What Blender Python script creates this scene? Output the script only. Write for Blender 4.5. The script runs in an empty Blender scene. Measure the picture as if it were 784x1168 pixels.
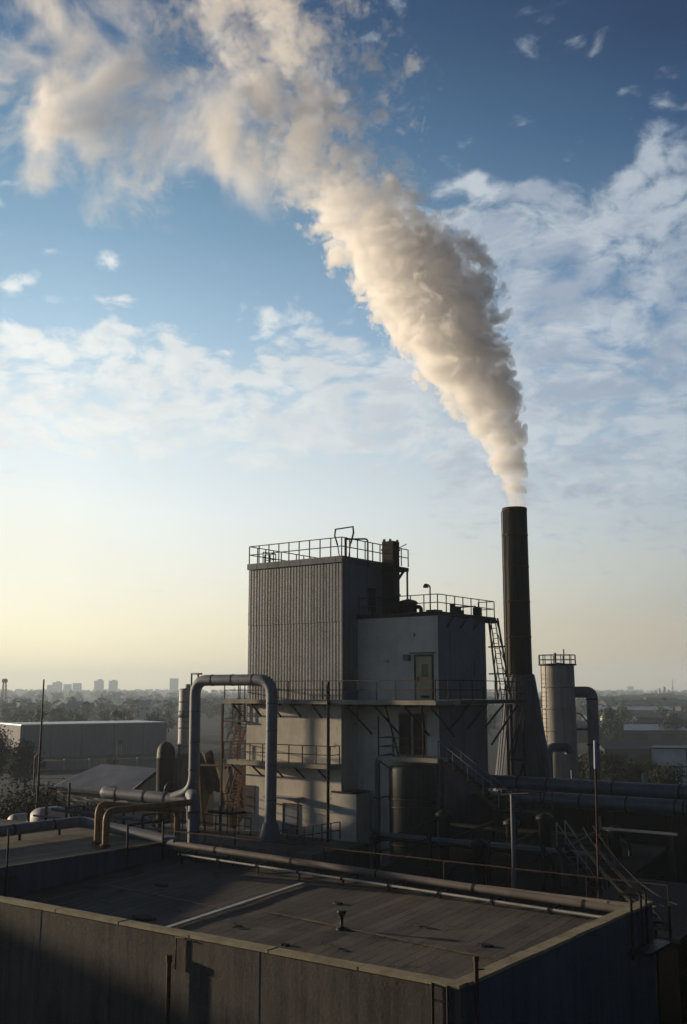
import bpy, bmesh, math, random
from mathutils import Vector, Matrix, noise as mnoise
random.seed(11)
SC = bpy.context.scene
COL = SC.collection
R = math.radians

# ------------------------------------------------------------------ frame of the plant
# world: x right, y away from the camera, z up.  The plant stands on its own grid:
# u runs along the fronts towards the right, v runs into the depth.
EYE = 14.0
GRID = R(36.4)
UX, UY = math.cos(GRID), -math.sin(GRID)
VX, VY = math.sin(GRID), math.cos(GRID)
OX, OY = -0.12, 60.0


def W(u, v, z=0.0):
    return Vector((OX + u * UX + v * VX, OY + u * UY + v * VY, z))


# ------------------------------------------------------------------ node helper
class NT:
    def __init__(self, tree):
        self.t = tree
        self.n = tree.nodes
        self.l = tree.links

    def put(self, sock, val):
        if val is None:
            return
        if isinstance(val, bpy.types.NodeSocket):
            self.l.new(val, sock)
        else:
            if hasattr(sock.default_value, '__len__') and not hasattr(val, '__len__'):
                val = [val] * len(sock.default_value)
            if hasattr(val, '__len__') and len(val) == 3 and len(sock.default_value) == 4:
                val = (*val, 1)
            sock.default_value = val

    def node(self, kind, **kw):
        nd = self.n.new(kind)
        for k, v in kw.items():
            setattr(nd, k, v)
        return nd

    def m(self, op, a, b=None, c=None, clamp=False):
        nd = self.node('ShaderNodeMath', operation=op, use_clamp=clamp)
        self.put(nd.inputs[0], a)
        self.put(nd.inputs[1], b)
        self.put(nd.inputs[2], c)
        return nd.outputs[0]

    def vm(self, op, a, b=None, out=0):
        nd = self.node('ShaderNodeVectorMath', operation=op)
        self.put(nd.inputs[0], a)
        if b is not None:
            if op == 'SCALE':
                self.put(nd.inputs[3], b)
            else:
                self.put(nd.inputs[1], b)
        return nd.outputs[out]

    def sep(self, v):
        nd = self.node('ShaderNodeSeparateXYZ')
        self.put(nd.inputs[0], v)
        return nd.outputs

    def comb(self, x, y, z):
        nd = self.node('ShaderNodeCombineXYZ')
        for i, k in enumerate((x, y, z)):
            self.put(nd.inputs[i], k)
        return nd.outputs[0]

    def ss(self, x, a, b, lo=0.0, hi=1.0, kind='SMOOTHSTEP'):
        nd = self.node('ShaderNodeMapRange', interpolation_type=kind)
        nd.clamp = True
        for i, k in enumerate((x, a, b, lo, hi)):
            self.put(nd.inputs[i], k)
        return nd.outputs[0]

    def noise(self, v, scale, detail=3.0, rough=0.5, dist=0.0, out=0, dim='3D', lac=2.0):
        nd = self.node('ShaderNodeTexNoise', noise_dimensions=dim)
        self.put(nd.inputs['Vector'], v)
        self.put(nd.inputs['Scale'], scale)
        self.put(nd.inputs['Detail'], detail)
        self.put(nd.inputs['Roughness'], rough)
        self.put(nd.inputs['Lacunarity'], lac)
        self.put(nd.inputs['Distortion'], dist)
        return nd.outputs[out]

    def voro(self, v, scale, rnd=1.0, feature='F1', out=0, detail=0.0):
        nd = self.node('ShaderNodeTexVoronoi', feature=feature)
        self.put(nd.inputs['Vector'], v)
        self.put(nd.inputs['Scale'], scale)
        self.put(nd.inputs['Detail'], detail)
        self.put(nd.inputs['Randomness'], rnd)
        return nd.outputs[out]

    def ramp(self, f, stops, interp='LINEAR'):
        nd = self.node('ShaderNodeValToRGB')
        cr = nd.color_ramp
        cr.interpolation = interp
        while len(cr.elements) < len(stops):
            cr.elements.new(1.0)
        for e, (p, c) in zip(cr.elements, stops):
            e.position = p
            if not hasattr(c, '__len__'):
                c = (c, c, c)
            e.color = (*c, 1)
        self.put(nd.inputs[0], f)
        return nd.outputs[0]

    def mix(self, f, a, b, blend='MIX'):
        nd = self.node('ShaderNodeMix', data_type='RGBA', blend_type=blend)
        self.put(nd.inputs[0], f)
        self.put(nd.inputs[6], a)
        self.put(nd.inputs[7], b)
        return nd.outputs[2]

    def curve(self, x, pts):
        nd = self.node('ShaderNodeFloatCurve')
        cv = nd.mapping.curves[0]
        while len(cv.points) < len(pts):
            cv.points.new(0.5, 0.5)
        for p, q in zip(cv.points, pts):
            p.location = q
            p.handle_type = 'AUTO'
        nd.mapping.update()
        self.put(nd.inputs['Value'], x)
        return nd.outputs[0]


def lin(r, g, b):
    return tuple((k / 255 / 12.92) if k <= 10 else ((k / 255 + 0.055) / 1.055) ** 2.4 for k in (r, g, b))


# ------------------------------------------------------------------ render settings
SC.render.engine = 'CYCLES'
SC.view_settings.view_transform = 'Standard'
SC.view_settings.look = 'None'
SC.view_settings.gamma = 1
SC.view_settings.exposure = 0.6
cy = SC.cycles
cy.use_denoising = True
cy.max_bounces = 8
cy.diffuse_bounces = 3
cy.glossy_bounces = 3
cy.transmission_bounces = 2
cy.transparent_max_bounces = 8
cy.volume_bounces = 7
cy.volume_step_rate = 1.0
cy.volume_max_steps = 256
cy.sample_clamp_indirect = 4
cy.use_adaptive_sampling = True
cy.adaptive_threshold = 0.02

# ------------------------------------------------------------------ camera
cam = bpy.data.cameras.new('camera')
cam.sensor_fit = 'VERTICAL'
cam.sensor_height = 36.0
cam.sensor_width = 24.0
cam.lens = 1200 / 1168 * 36
cam.clip_start = 0.1
cam.clip_end = 20000
camo = bpy.data.objects.new('camera', cam)
COL.objects.link(camo)
camo.location = (0, 0, EYE)
camo.rotation_euler = (R(90) + math.atan(204 / 1200), 0, 0)
SC.camera = camo

# ------------------------------------------------------------------ sun
SUN_AZ, SUN_EL = R(-63), R(7.5)          # azimuth from straight ahead, towards the left
sd = Vector((math.sin(SUN_AZ) * math.cos(SUN_EL), math.cos(SUN_AZ) * math.cos(SUN_EL), math.sin(SUN_EL)))
sun = bpy.data.lights.new('sun', 'SUN')
sun.energy = 5.0
sun.angle = R(1.3)
sun.color = (1.0, 0.81, 0.57)
suno = bpy.data.objects.new('sun', sun)
COL.objects.link(suno)
suno.location = (-60, 20, 60)
suno.rotation_euler = (-sd).to_track_quat('-Z', 'Y').to_euler()

# ------------------------------------------------------------------ sky
wd = bpy.data.worlds.new('World')
SC.world = wd
wd.use_nodes = True
wd.cycles.sampling_method = 'MANUAL'
wd.cycles.sample_map_resolution = 512
t = NT(wd.node_tree)
t.n.clear()
wout = t.node('ShaderNodeOutputWorld')
bg = t.node('ShaderNodeBackground')
sky = t.node('ShaderNodeTexSky', sky_type='NISHITA', sun_disc=False)
sky.sun_elevation = SUN_EL
sky.sun_rotation = SUN_AZ
sky.altitude = 50
sky.air_density = 1.2
sky.dust_density = 2.0
sky.ozone_density = 2.0
d = t.node('ShaderNodeTexCoord').outputs['Generated']
dx, dy, dz = t.sep(d)
el = t.m('DEGREES', t.m('ARCSINE', dz))
az = t.m('DEGREES', t.m('ARCTAN2', dx, dy))
elf = t.ss(el, -2, 43, 0, 1, 'LINEAR')


def e(deg):
    return (deg + 2) / 45


left = t.ramp(elf, [(e(-2), (1.32, 1.08, .62)), (e(0.5), (1.32, 1.11, .66)), (e(3), (1.28, 1.15, .80)), (e(6), (1.14, 1.13, .98)),
                    (e(9.5), (1.03, 1.09, 1.07)), (e(14), (.80, .93, 1.0)), (e(19), (.46, .66, .83)), (e(24), lin(138, 176, 204)),
                    (e(29), lin(102, 142, 176)), (e(35), lin(62, 98, 138)), (e(43), lin(30, 56, 92))])
right = t.ramp(elf, [(e(-2), lin(172, 156, 128)), (e(0.5), lin(180, 164, 138)), (e(3), lin(188, 178, 160)), (e(6), lin(192, 196, 192)),
                     (e(9.5), lin(180, 194, 204)), (e(14), lin(146, 172, 196)), (e(19), lin(106, 142, 180)), (e(24), lin(82, 116, 152)),
                     (e(29), lin(50, 84, 124)), (e(33), lin(32, 60, 98)), (e(43), lin(18, 40, 78))])
azf = t.ss(az, -15, 19, 0, 1, 'LINEAR')
base = t.mix(azf, left, right)
nish = t.vm('SCALE', sky.outputs[0], 0.09)
base = t.mix(0.12, base, nish)

# altocumulus sheet: noise laid on a flat layer overhead, with where it is thick chosen by direction
inv = t.m('DIVIDE', 1.0, t.m('ADD', t.m('MAXIMUM', dz, 0.0), 0.30))
px = t.m('MULTIPLY', dx, inv)
py = t.m('MULTIPLY', dy, inv)
cp = t.comb(px, py, 0.37)
warp = t.noise(cp, 4.5, 3, 0.55, out=1)
cpw = t.vm('ADD', cp, t.vm('SCALE', t.vm('SUBTRACT', warp, (0.5, 0.5, 0.5)), 0.13))
nf = t.noise(cpw, 17.0, 9, 0.63)
nb = t.noise(cp, 5.0, 4, 0.55)
nv = t.voro(cpw, 24.0, 1.0)
# band on the left
band = t.m('MULTIPLY', t.ss(el, 10.0, 14.0), t.ss(t.m('SUBTRACT', el, t.m('MULTIPLY', t.m('SUBTRACT', nb, 0.5), 9.0)), 19.8, 17.0))
band = t.m('MULTIPLY', band, t.ss(az, 12, 4))
# heap on the right, its edge climbing to the right
edge = t.m('SUBTRACT', az, t.m('MULTIPLY', t.m('SUBTRACT', nb, 0.5), 16.0))
heap = t.m('MULTIPLY', t.ss(edge, 2.0, 6.5), t.ss(t.m('SUBTRACT', el, t.m('MULTIPLY', t.m('SUBTRACT', nb, 0.5), 12.0)), 29.5, 26.0))
heap = t.m('MULTIPLY', heap, t.ss(el, 4.0, 13.0))


def puff(a0, e0, ra, re):
    q = t.m('SQRT', t.m('ADD', t.m('POWER', t.m('DIVIDE', t.m('SUBTRACT', az, a0), ra), 2.0), t.m('POWER', t.m('DIVIDE', t.m('SUBTRACT', el, e0), re), 2.0)))
    return t.ss(q, 1.25, 0.0)


puffs = t.m('ADD', t.m('ADD', puff(-13.2, 22.2, 2.2, 1.1), puff(-12.7, 19.8, 2.6, 1.6)), t.m('ADD', t.m('ADD', puff(-9.9, 19.0, 1.3, .8), puff(-18.4, 20.8, 1.8, 1.3)), t.m('ADD', puff(-4.2, 19.6, 1.8, 1.0), puff(11.3, 34.0, 2.0, 1.6))))
cover = t.m('ADD', t.m('ADD', t.m('MULTIPLY', band, 0.52), t.m('MULTIPLY', heap, 0.54)), t.m('MULTIPLY', puffs, 0.30))
tex = t.m('ADD', t.m('ADD', t.m('MULTIPLY', t.m('SUBTRACT', nf, 0.5), 1.5), 0.5), t.m('MULTIPLY', t.m('SUBTRACT', 0.42, nv), 0.42))
dens = t.ss(t.m('ADD', tex, cover), 0.64, 1.10)
# thin veil low over the horizon
veil = t.m('MULTIPLY', t.ss(t.noise(t.vm('MULTIPLY', cp, (1.0, 1.0, 1.0)), 1.3, 4, 0.6), 0.42, 0.7), t.m('MULTIPLY', t.ss(el, 1.5, 5), t.ss(el, 13, 8)))
ccol = t.mix(azf, lin(246, 248, 244), lin(186, 196, 206))
shade = t.ss(t.noise(cpw, 9.0, 6, 0.62), 0.38, 0.62)
ccol = t.mix(t.m('MULTIPLY', shade, t.ss(az, -4, 12, 0.14, 0.55)), ccol, lin(120, 138, 166))
col = t.mix(t.m('MULTIPLY', veil, 0.28), base, t.mix(azf, lin(246, 240, 214), lin(160, 166, 168)))
col = t.mix(t.m('MULTIPLY', dens, t.ss(az, -2, 8, 0.9, 0.8)), col, ccol)
# unseen sky dimmed behind the camera, overhead and far left to deepen shade
ga = t.m('ABSOLUTE', t.m('SUBTRACT', az, -50.0))
ga = t.m('MINIMUM', ga, t.m('SUBTRACT', 360.0, ga))
back = t.m('MULTIPLY', t.ss(ga, 70, 112, 1.0, t.ss(el, 4, 22, 0.09, 0.24)), t.m('MULTIPLY', t.ss(el, 40, 66, 1.0, 0.42), t.ss(az, -21, -40, 1.0, 0.38)))
col = t.mix(1.0, col, t.comb(t.m('POWER', back, 1.25), back, t.m('POWER', back, 0.72)), 'MULTIPLY')
bg.inputs['Strength'].default_value = 0.68
t.put(bg.inputs['Color'], col)
t.l.new(bg.outputs[0], wout.inputs[0])


# ------------------------------------------------------------------ mesh building
def tag(o, label=None, cat=None, group=None, kind=None):
    if label:
        o['label'] = label
    if cat:
        o['category'] = cat
    if group:
        o['group'] = group
    if kind:
        o['kind'] = kind
    return o


def empty(name, loc, label, cat, group=None):
    o = bpy.data.objects.new(name, None)
    o.empty_display_size = 0.5
    o.location = loc
    COL.objects.link(o)
    return tag(o, label, cat, group)


class MB:
    """collects shapes (world coordinates) and links them as one mesh object"""

    def __init__(self):
        self.v, self.f, self.s, self.c = [], [], [], []

    def add(self, vs, fs, smooth=False):
        b = len(self.v)
        self.c.append((b, len(vs), len(self.f), len(fs)))
        self.v += [Vector(p) for p in vs]
        self.f += [[b + i for i in q] for q in fs]
        self.s += [smooth] * len(fs)
        return self

    def prism(self, poly, z0, z1):
        """poly: list of world (x,y) counter-clockwise"""
        n = len(poly)
        vs = [(p[0], p[1], z0) for p in poly] + [(p[0], p[1], z1) for p in poly]
        fs = [list(range(n - 1, -1, -1)), list(range(n, 2 * n))] + [[i, (i + 1) % n, n + (i + 1) % n, n + i] for i in range(n)]
        return self.add(vs, fs)

    def gbox(self, u0, u1, v0, v1, z0, z1):
        """box on the plant grid"""
        return self.prism([W(u0, v0)[:2], W(u1, v0)[:2], W(u1, v1)[:2], W(u0, v1)[:2]], z0, z1)

    def box(self, c, half, ax=None):
        ax = ax or (Vector((1, 0, 0)), Vector((0, 1, 0)), Vector((0, 0, 1)))
        c = Vector(c)
        vs = []
        for sz in (-1, 1):
            for sx, sy in ((-1, -1), (1, -1), (1, 1), (-1, 1)):
                vs.append(c + ax[0] * half[0] * sx + ax[1] * half[1] * sy + ax[2] * half[2] * sz)
        return self.add(vs, [[3, 2, 1, 0], [4, 5, 6, 7], [0, 1, 5, 4], [1, 2, 6, 5], [2, 3, 7, 6], [3, 0, 4, 7]])

    def beam(self, p, q, w, h=None):
        """square bar from p to q"""
        p, q = Vector(p), Vector(q)
        h = h or w
        dd = (q - p)
        ln = dd.length
        dd.normalize()
        up = Vector((0, 0, 1)) if abs(dd.z) < 0.95 else Vector((UX, UY, 0))
        sx = dd.cross(up).normalized()
        up = sx.cross(dd)
        return self.box((p + q) / 2, (w / 2, h / 2, ln / 2), (sx, up, dd))

    def tube(self, pts, r, n=10, cap=True, bend=0.0, seg=6):
        pts = [Vector(p) for p in pts]
        if bend > 0 and len(pts) > 2:
            out = [pts[0]]
            for i in range(1, len(pts) - 1):
                a, b, c = pts[i - 1], pts[i], pts[i + 1]
                d1 = (a - b).normalized()
                d2 = (c - b).normalized()
                k = min(bend, (a - b).length * 0.49, (c - b).length * 0.49)
                p0, p2 = b + d1 * k, b + d2 * k
                for j in range(seg + 1):
                    s = j / seg
                    # circular-ish arc
                    out.append(p0 * (1 - s) ** 2 + b * 2 * s * (1 - s) * 1.0 + p2 * s ** 2)
            out.append(pts[-1])
            pts = out
        rs = r if hasattr(r, '__len__') else [r] * len(pts)
        vs, fs = [], []
        prev = None
        for i, p in enumerate(pts):
            if i == 0:
                dd = pts[1] - p
            elif i == len(pts) - 1:
                dd = p - pts[i - 1]
            else:
                dd = (pts[i + 1] - p).normalized() + (p - pts[i - 1]).normalized()
            dd.normalize()
            if prev is None:
                ref = Vector((0, 0, 1)) if abs(dd.z) < 0.9 else Vector((1, 0, 0))
                sx = dd.cross(ref).normalized()
            else:
                sx = (prev - dd * prev.dot(dd)).normalized()
            prev = sx
            sy = dd.cross(sx)
            for k in range(n):
                a = 2 * math.pi * k / n
                vs.append(p + (sx * math.cos(a) + sy * math.sin(a)) * rs[i])
        for i in range(len(pts) - 1):
            for k in range(n):
                k2 = (k + 1) % n
                fs.append([i * n + k, i * n + k2, (i + 1) * n + k2, (i + 1) * n + k])
        self.add(vs, fs, True)
        if cap:
            b = len(pts) - 1
            self.add(vs[:n], [list(range(n - 1, -1, -1))])
            self.add(vs[b * n:], [list(range(n))])
        return self

    def lathe(self, c, prof, n=24, smooth=True):
        """profile [(radius, z)] turned about the vertical through c"""
        vs, fs = [], []
        m = len(prof)
        for r, z in prof:
            for k in range(n):
                a = 2 * math.pi * k / n
                vs.append((c[0] + r * math.cos(a), c[1] + r * math.sin(a), z))
        for i in range(m - 1):
            for k in range(n):
                k2 = (k + 1) % n
                fs.append([i * n + k, i * n + k2, (i + 1) * n + k2, (i + 1) * n + k])
        return self.add(vs, fs, smooth)

    def sheet(self, grid, thick=None):
        """grid[i][j] of points -> one surface"""
        a, b = len(grid), len(grid[0])
        vs = [p for row in grid for p in row]
        fs = [[i * b + j, i * b + j + 1, (i + 1) * b + j + 1, (i + 1) * b + j] for i in range(a - 1) for j in range(b - 1)]
        return self.add(vs, fs)

    def pieces(self):
        """groups of shapes that stand apart from each other"""
        n = len(self.c)
        if n < 2 or n > 700:
            return [list(range(n))]
        lo, hi, sz = [], [], []
        for b, k, _, _ in self.c:
            q = self.v[b:b + k]
            l_ = [min(p[i] for p in q) for i in range(3)]
            h_ = [max(p[i] for p in q) for i in range(3)]
            lo.append(l_)
            hi.append(h_)
            sz.append(max(h_[i] - l_[i] for i in range(3)))
        par = list(range(n))

        def find(a):
            while par[a] != a:
                par[a] = par[par[a]]
                a = par[a]
            return a
        for a in range(n):
            for b in range(a):
                g = sum(max(0, lo[a][i] - hi[b][i], lo[b][i] - hi[a][i]) ** 2 for i in range(3)) ** .5
                if g <= max(.02, .5 * max(sz[a], sz[b])):
                    par[find(a)] = find(b)
        out = {}
        for a in range(n):
            out.setdefault(find(a), []).append(a)
        return list(out.values())

    def build(self, name, mat, parent=None, origin=None, **tg):
        gr = self.pieces() if parent is not None else [0]
        if len(gr) > 1:
            first = None
            for g in gr:
                mb = MB()
                for a in g:
                    b, k, f0, fk = self.c[a]
                    mb.add(self.v[b:b + k], [[i - b for i in f] for f in self.f[f0:f0 + fk]])
                    mb.s[-fk:] = self.s[f0:f0 + fk]
                o = mb.build(name, mat, parent, **tg)
                first = first or o
            return first
        me = bpy.data.meshes.new(name)
        if origin is None:
            if parent is not None:
                origin = root_loc(parent)
            else:
                xs = [p.x for p in self.v]
                ys = [p.y for p in self.v]
                origin = Vector(((min(xs) + max(xs)) / 2, (min(ys) + max(ys)) / 2, min(p.z for p in self.v)))
        origin = Vector(origin)
        me.from_pydata([p - origin for p in self.v], [], self.f)
        me.polygons.foreach_set('use_smooth', self.s)
        me.update()
        me.materials.append(mat)
        o = bpy.data.objects.new(name, me)
        COL.objects.link(o)
        if parent is not None:
            o.parent = parent
        else:
            o.location = origin
        return tag(o, **tg)


def root_loc(o):
    while o.parent is not None:
        o = o.parent
    return o.location


# ------------------------------------------------------------------ materials
def new_mat(name):
    m = bpy.data.materials.new(name)
    m.use_nodes = True
    k = NT(m.node_tree)
    b = m.node_tree.nodes['Principled BSDF']
    return m, k, b


MATS = {}


def grimy(name, col, col2=None, rough=0.75, scale=0.8, streak=0.35, metal=0.0, bump=0.15, fine=14.0, spots=None, boards=None):
    """a weathered surface: two tones in clouds, rain streaks running down, fine grain in bump and gloss"""
    if name in MATS:
        return MATS[name]
    col2 = col2 or tuple(c * 0.6 for c in col)
    m, k, b = new_mat(name)
    pos = k.node('ShaderNodeNewGeometry').outputs['Position']
    n1 = k.noise(pos, scale, 6, 0.62)
    st = k.noise(k.vm('MULTIPLY', pos, (2.6, 2.6, 0.16)), 1.6, 5, 0.6)
    n3 = k.noise(pos, fine, 4, 0.6)
    f = k.ss(n1, 0.35, 0.68)
    f = k.m('ADD', k.m('MULTIPLY', f, 1 - streak), k.m('MULTIPLY', k.ss(st, 0.4, 0.66), streak))
    f = k.m('ADD', f, k.m('MULTIPLY', k.m('SUBTRACT', n3, 0.5), 0.5), clamp=True)
    c = k.mix(f, col, col2)
    if spots:
        c = k.mix(k.ss(k.noise(pos, scale * 2.2, 7, 0.66), spots[1], spots[1] + 0.1), c, spots[0])
    if boards:
        # boards laid side by side across u: each its own tone, a thin dark gap between
        q = k.m('DIVIDE', k.m('ADD', k.vm('DOT_PRODUCT', pos, (UX, UY, 0), out=1), k.m('MULTIPLY', k.m('SUBTRACT', n1, 0.5), 0.10)), boards)
        cell = k.m('FLOOR', q)
        wn = k.node('ShaderNodeTexWhiteNoise', noise_dimensions='1D')
        k.put(wn.inputs['W'], cell)
        c = k.mix(1.0, c, k.vm('SCALE', (1, 1, 1), k.ss(wn.outputs[0], 0, 1, 0.76, 1.2, 'LINEAR')), 'MULTIPLY')
        fr = k.m('FRACT', q)
        gap = k.m('MULTIPLY', k.ss(fr, 0.05, 0.17, 1, 0), k.ss(k.noise(pos, 0.9, 3, 0.6), 0.35, 0.65, 0.25, 0.9))
        c = k.mix(gap, c, tuple(x * 0.35 for x in col2))
    k.put(b.inputs['Base Color'], c)
    k.put(b.inputs['Roughness'], k.ss(n3, 0.2, 0.8, rough - 0.12, min(1, rough + 0.12)))
    k.put(b.inputs['Metallic'], metal)
    k.put(b.inputs['Specular IOR Level'], 0.12 if rough > 0.5 else 0.4)
    if bump:
        bp = k.node('ShaderNodeBump')
        k.put(bp.inputs['Strength'], bump)
        k.put(bp.inputs['Distance'], 0.03)
        k.put(bp.inputs['Height'], k.m('ADD', n3, k.m('MULTIPLY', n1, 1.5)))
        k.l.new(bp.outputs[0], b.inputs['Normal'])
    MATS[name] = m
    return m
HAZE = 3.1e-4
SM_DRIFT = 10.0
SM_STATIONS = [(25.9, 11.95, 0.80), (26.8, 12.0, 0.82), (28.8, 11.78, 1.0), (31.8, 11.06, 1.66), (34.5, 9.94, 2.57), (37.4, 8.5, 3.61),
               (39.6, 7.72, 4.26), (42.5, 6.47, 4.76), (45.6, 5.16, 5.3), (48.8, 3.0, 5.8), (52.0, 0.4, 6.8), (55.4, -2.0, 8.4),
               (58.8, -3.2, 9.6), (63.3, -4.6, 10.2), (68.0, -6.3, 10.2), (72.7, -7.4, 10.4), (78.0, -9.6, 11), (83.8, -11.4, 11.5)]
SM_DENS = [(0, .9), (.06, 1.4), (.15, 1.2), (.3, .9), (.42, .5), (.55, .26), (1, .2)]
SM_GAIN = 0.9
SM_STEP = 0.075
SM_WISP = 0.30
# ------------------------------------------------------------------ chimney smoke
CHX, CHY = 11.87, 72.0
CH_TOP = 26.5
# stations: height z, centre x, half width (metres); the column leans with the wind and spreads
SM = SM_STATIONS
Z0, Z1 = SM[0][0], SM[-1][0]
XA, XB = -40.0, 20.0
RMAX = 16.0




def smoke_material():
    m = bpy.data.materials.new('smoke_volume')
    m.use_nodes = True
    k = NT(m.node_tree)
    k.n.clear()
    out = k.node('ShaderNodeOutputMaterial')
    pv = k.node('ShaderNodeVolumePrincipled')
    pos = k.node('ShaderNodeNewGeometry').outputs['Position']
    x, y, z = k.sep(pos)
    h = k.ss(z, Z0, Z1, 0, 1, 'LINEAR')
    cx = k.m('ADD', k.m('MULTIPLY', k.curve(h, [((s[0] - Z0) / (Z1 - Z0), (s[1] - XA) / (XB - XA)) for s in SM]), XB - XA), XA)
    rr = k.m('MULTIPLY', k.curve(h, [((s[0] - Z0) / (Z1 - Z0), s[2] / RMAX) for s in SM]), RMAX)
    cyy = k.m('ADD', k.m('MULTIPLY', h, SM_DRIFT), CHY)
    dxn = k.m('DIVIDE', k.m('SUBTRACT', x, cx), rr)
    dyn = k.m('DIVIDE', k.m('SUBTRACT', y, cyy), k.m('MULTIPLY', rr, 0.85))
    dist = k.m('SQRT', k.m('ADD', k.m('MULTIPLY', dxn, dxn), k.m('MULTIPLY', dyn, dyn)))
    # billows: bulging cells at two sizes growing with the column, broken up by turbulence
    wv = k.noise(pos, 0.3, 0, 0.5, out=1)
    pw = k.vm('ADD', pos, k.vm('SCALE', k.vm('SUBTRACT', wv, (0.5, 0.5, 0.5)), 2.2))
    f1 = k.m('ABSOLUTE', k.m('SUBTRACT', k.noise(pw, 0.46, 0), 0.5))
    f2 = k.m('ABSOLUTE', k.m('SUBTRACT', k.noise(pw, 1.15, 0), 0.5))
    f3 = k.m('ABSOLUTE', k.m('SUBTRACT', k.noise(pw, 2.9, 0), 0.5))
    nz = k.noise(pw, 0.24, 5, 0.64)
    bul = k.m('ADD', k.m('MULTIPLY', k.m('SUBTRACT', f1, 0.12), 1.45), k.m('MULTIPLY', k.m('SUBTRACT', f2, 0.12), 1.1))
    bul = k.m('ADD', bul, k.m('MULTIPLY', k.m('SUBTRACT', f3, 0.12), 0.6))
    bul = k.m('ADD', bul, k.m('MULTIPLY', k.m('SUBTRACT', nz, 0.5), k.ss(h, 0.3, 0.68, 0.5, 5.2)))
    inside = k.m('ADD', k.m('SUBTRACT', k.ss(h, 0.32, 0.56, 1.0, 0.42), dist), bul)
    soft = k.ss(dxn, 0.6, -0.9, 0.05, 0.22)
    soft = k.m('ADD', soft, k.ss(h, 0.32, 0.6, 0.0, 0.4))
    body = k.ss(k.m('DIVIDE', inside, soft), 0.0, 1.0)
    thick = k.m('MULTIPLY', k.curve(h, SM_DENS), k.ss(k.m('ADD', k.m('MULTIPLY', f2, 1.0), k.m('MULTIPLY', f1, 1.0)), 0.10, 0.34, 0.42, 1.45))
    den = k.m('MULTIPLY', k.m('MULTIPLY', k.m('MULTIPLY', body, k.ss(dist, 1.42, 1.12)), thick), SM_GAIN)
    k.put(pv.inputs['Color'], (0.978, 0.970, 0.966))
    k.put(pv.inputs['Density'], den)
    k.put(pv.inputs['Anisotropy'], 0.25)
    k.l.new(pv.outputs[0], out.inputs['Volume'])
    m.cycles.volume_step_rate = SM_STEP
    return m


def wisp_material():
    m = bpy.data.materials.new('smoke_wisp_volume')
    m.use_nodes = True
    k = NT(m.node_tree)
    k.n.clear()
    out = k.node('ShaderNodeOutputMaterial')
    pv = k.node('ShaderNodeVolumePrincipled')
    pos = k.node('ShaderNodeNewGeometry').outputs['Position']
    oc = k.node('ShaderNodeTexCoord').outputs['Object']
    dist = k.vm('LENGTH', oc, out=1)
    wv = k.noise(pos, 0.10, 1, 0.5, out=1)
    pw = k.vm('ADD', pos, k.vm('SCALE', k.vm('SUBTRACT', wv, (0.5, 0.5, 0.5)), 7.0))
    n1 = k.noise(pw, 0.13, 6, 0.66)
    inside = k.m('ADD', k.m('SUBTRACT', 0.55, k.m('MULTIPLY', dist, dist)), k.m('MULTIPLY', k.m('SUBTRACT', n1, 0.5), 4.6))
    den = k.m('MULTIPLY', k.m('MULTIPLY', k.ss(inside, 0.0, 0.9), k.ss(dist, 1.2, 0.9)), SM_WISP)
    k.put(pv.inputs['Color'], (0.978, 0.970, 0.966))
    k.put(pv.inputs['Density'], den)
    k.put(pv.inputs['Anisotropy'], 0.25)
    k.l.new(pv.outputs[0], out.inputs['Volume'])
    m.cycles.volume_step_rate = 0.45
    return m

def smoke_column():
    rng = random.Random(5)
    mb = MB()
    n = 28
    rings = []
    hs = [Z0 + (Z1 - Z0) * (i / 46) for i in range(47)]
    for z in hs:
        _, cx, r = smoke_at(z)
        h = (z - Z0) / (Z1 - Z0)
        k = 1.26 + 0.16 * min(1, max(0, (h - 0.3) / 0.3))
        if z < CH_TOP + 0.4:
            k = 0.97
        cyv = CHY + SM_DRIFT * h
        ring = []
        for a in range(n):
            an = 2 * math.pi * a / n
            bump = 1 + 0.10 * mnoise.noise((math.cos(an) * 1.5, math.sin(an) * 1.5, z * 0.35))
            ring.append((cx + math.cos(an) * r * k * bump, cyv + math.sin(an) * r * 0.85 * k * bump, z))
        rings.append(ring)
    vs = [p for q in rings for p in q]
    fs = []
    for i in range(len(rings) - 1):
        for a in range(n):
            b = (a + 1) % n
            fs.append([i * n + a, i * n + b, (i + 1) * n + b, (i + 1) * n + a])
    fs.append(list(range(n - 1, -1, -1)))
    fs.append([(len(rings) - 1) * n + a for a in range(n)])
    mb.add(vs, fs)
    return mb


def smoke_at(z):
    for a, b in zip(SM, SM[1:]):
        if a[0] <= z <= b[0]:
            s = (z - a[0]) / (b[0] - a[0])
            return tuple(a[i] * (1 - s) + b[i] * s for i in range(3))
    return SM[-1] if z > SM[-1][0] else SM[0]


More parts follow.
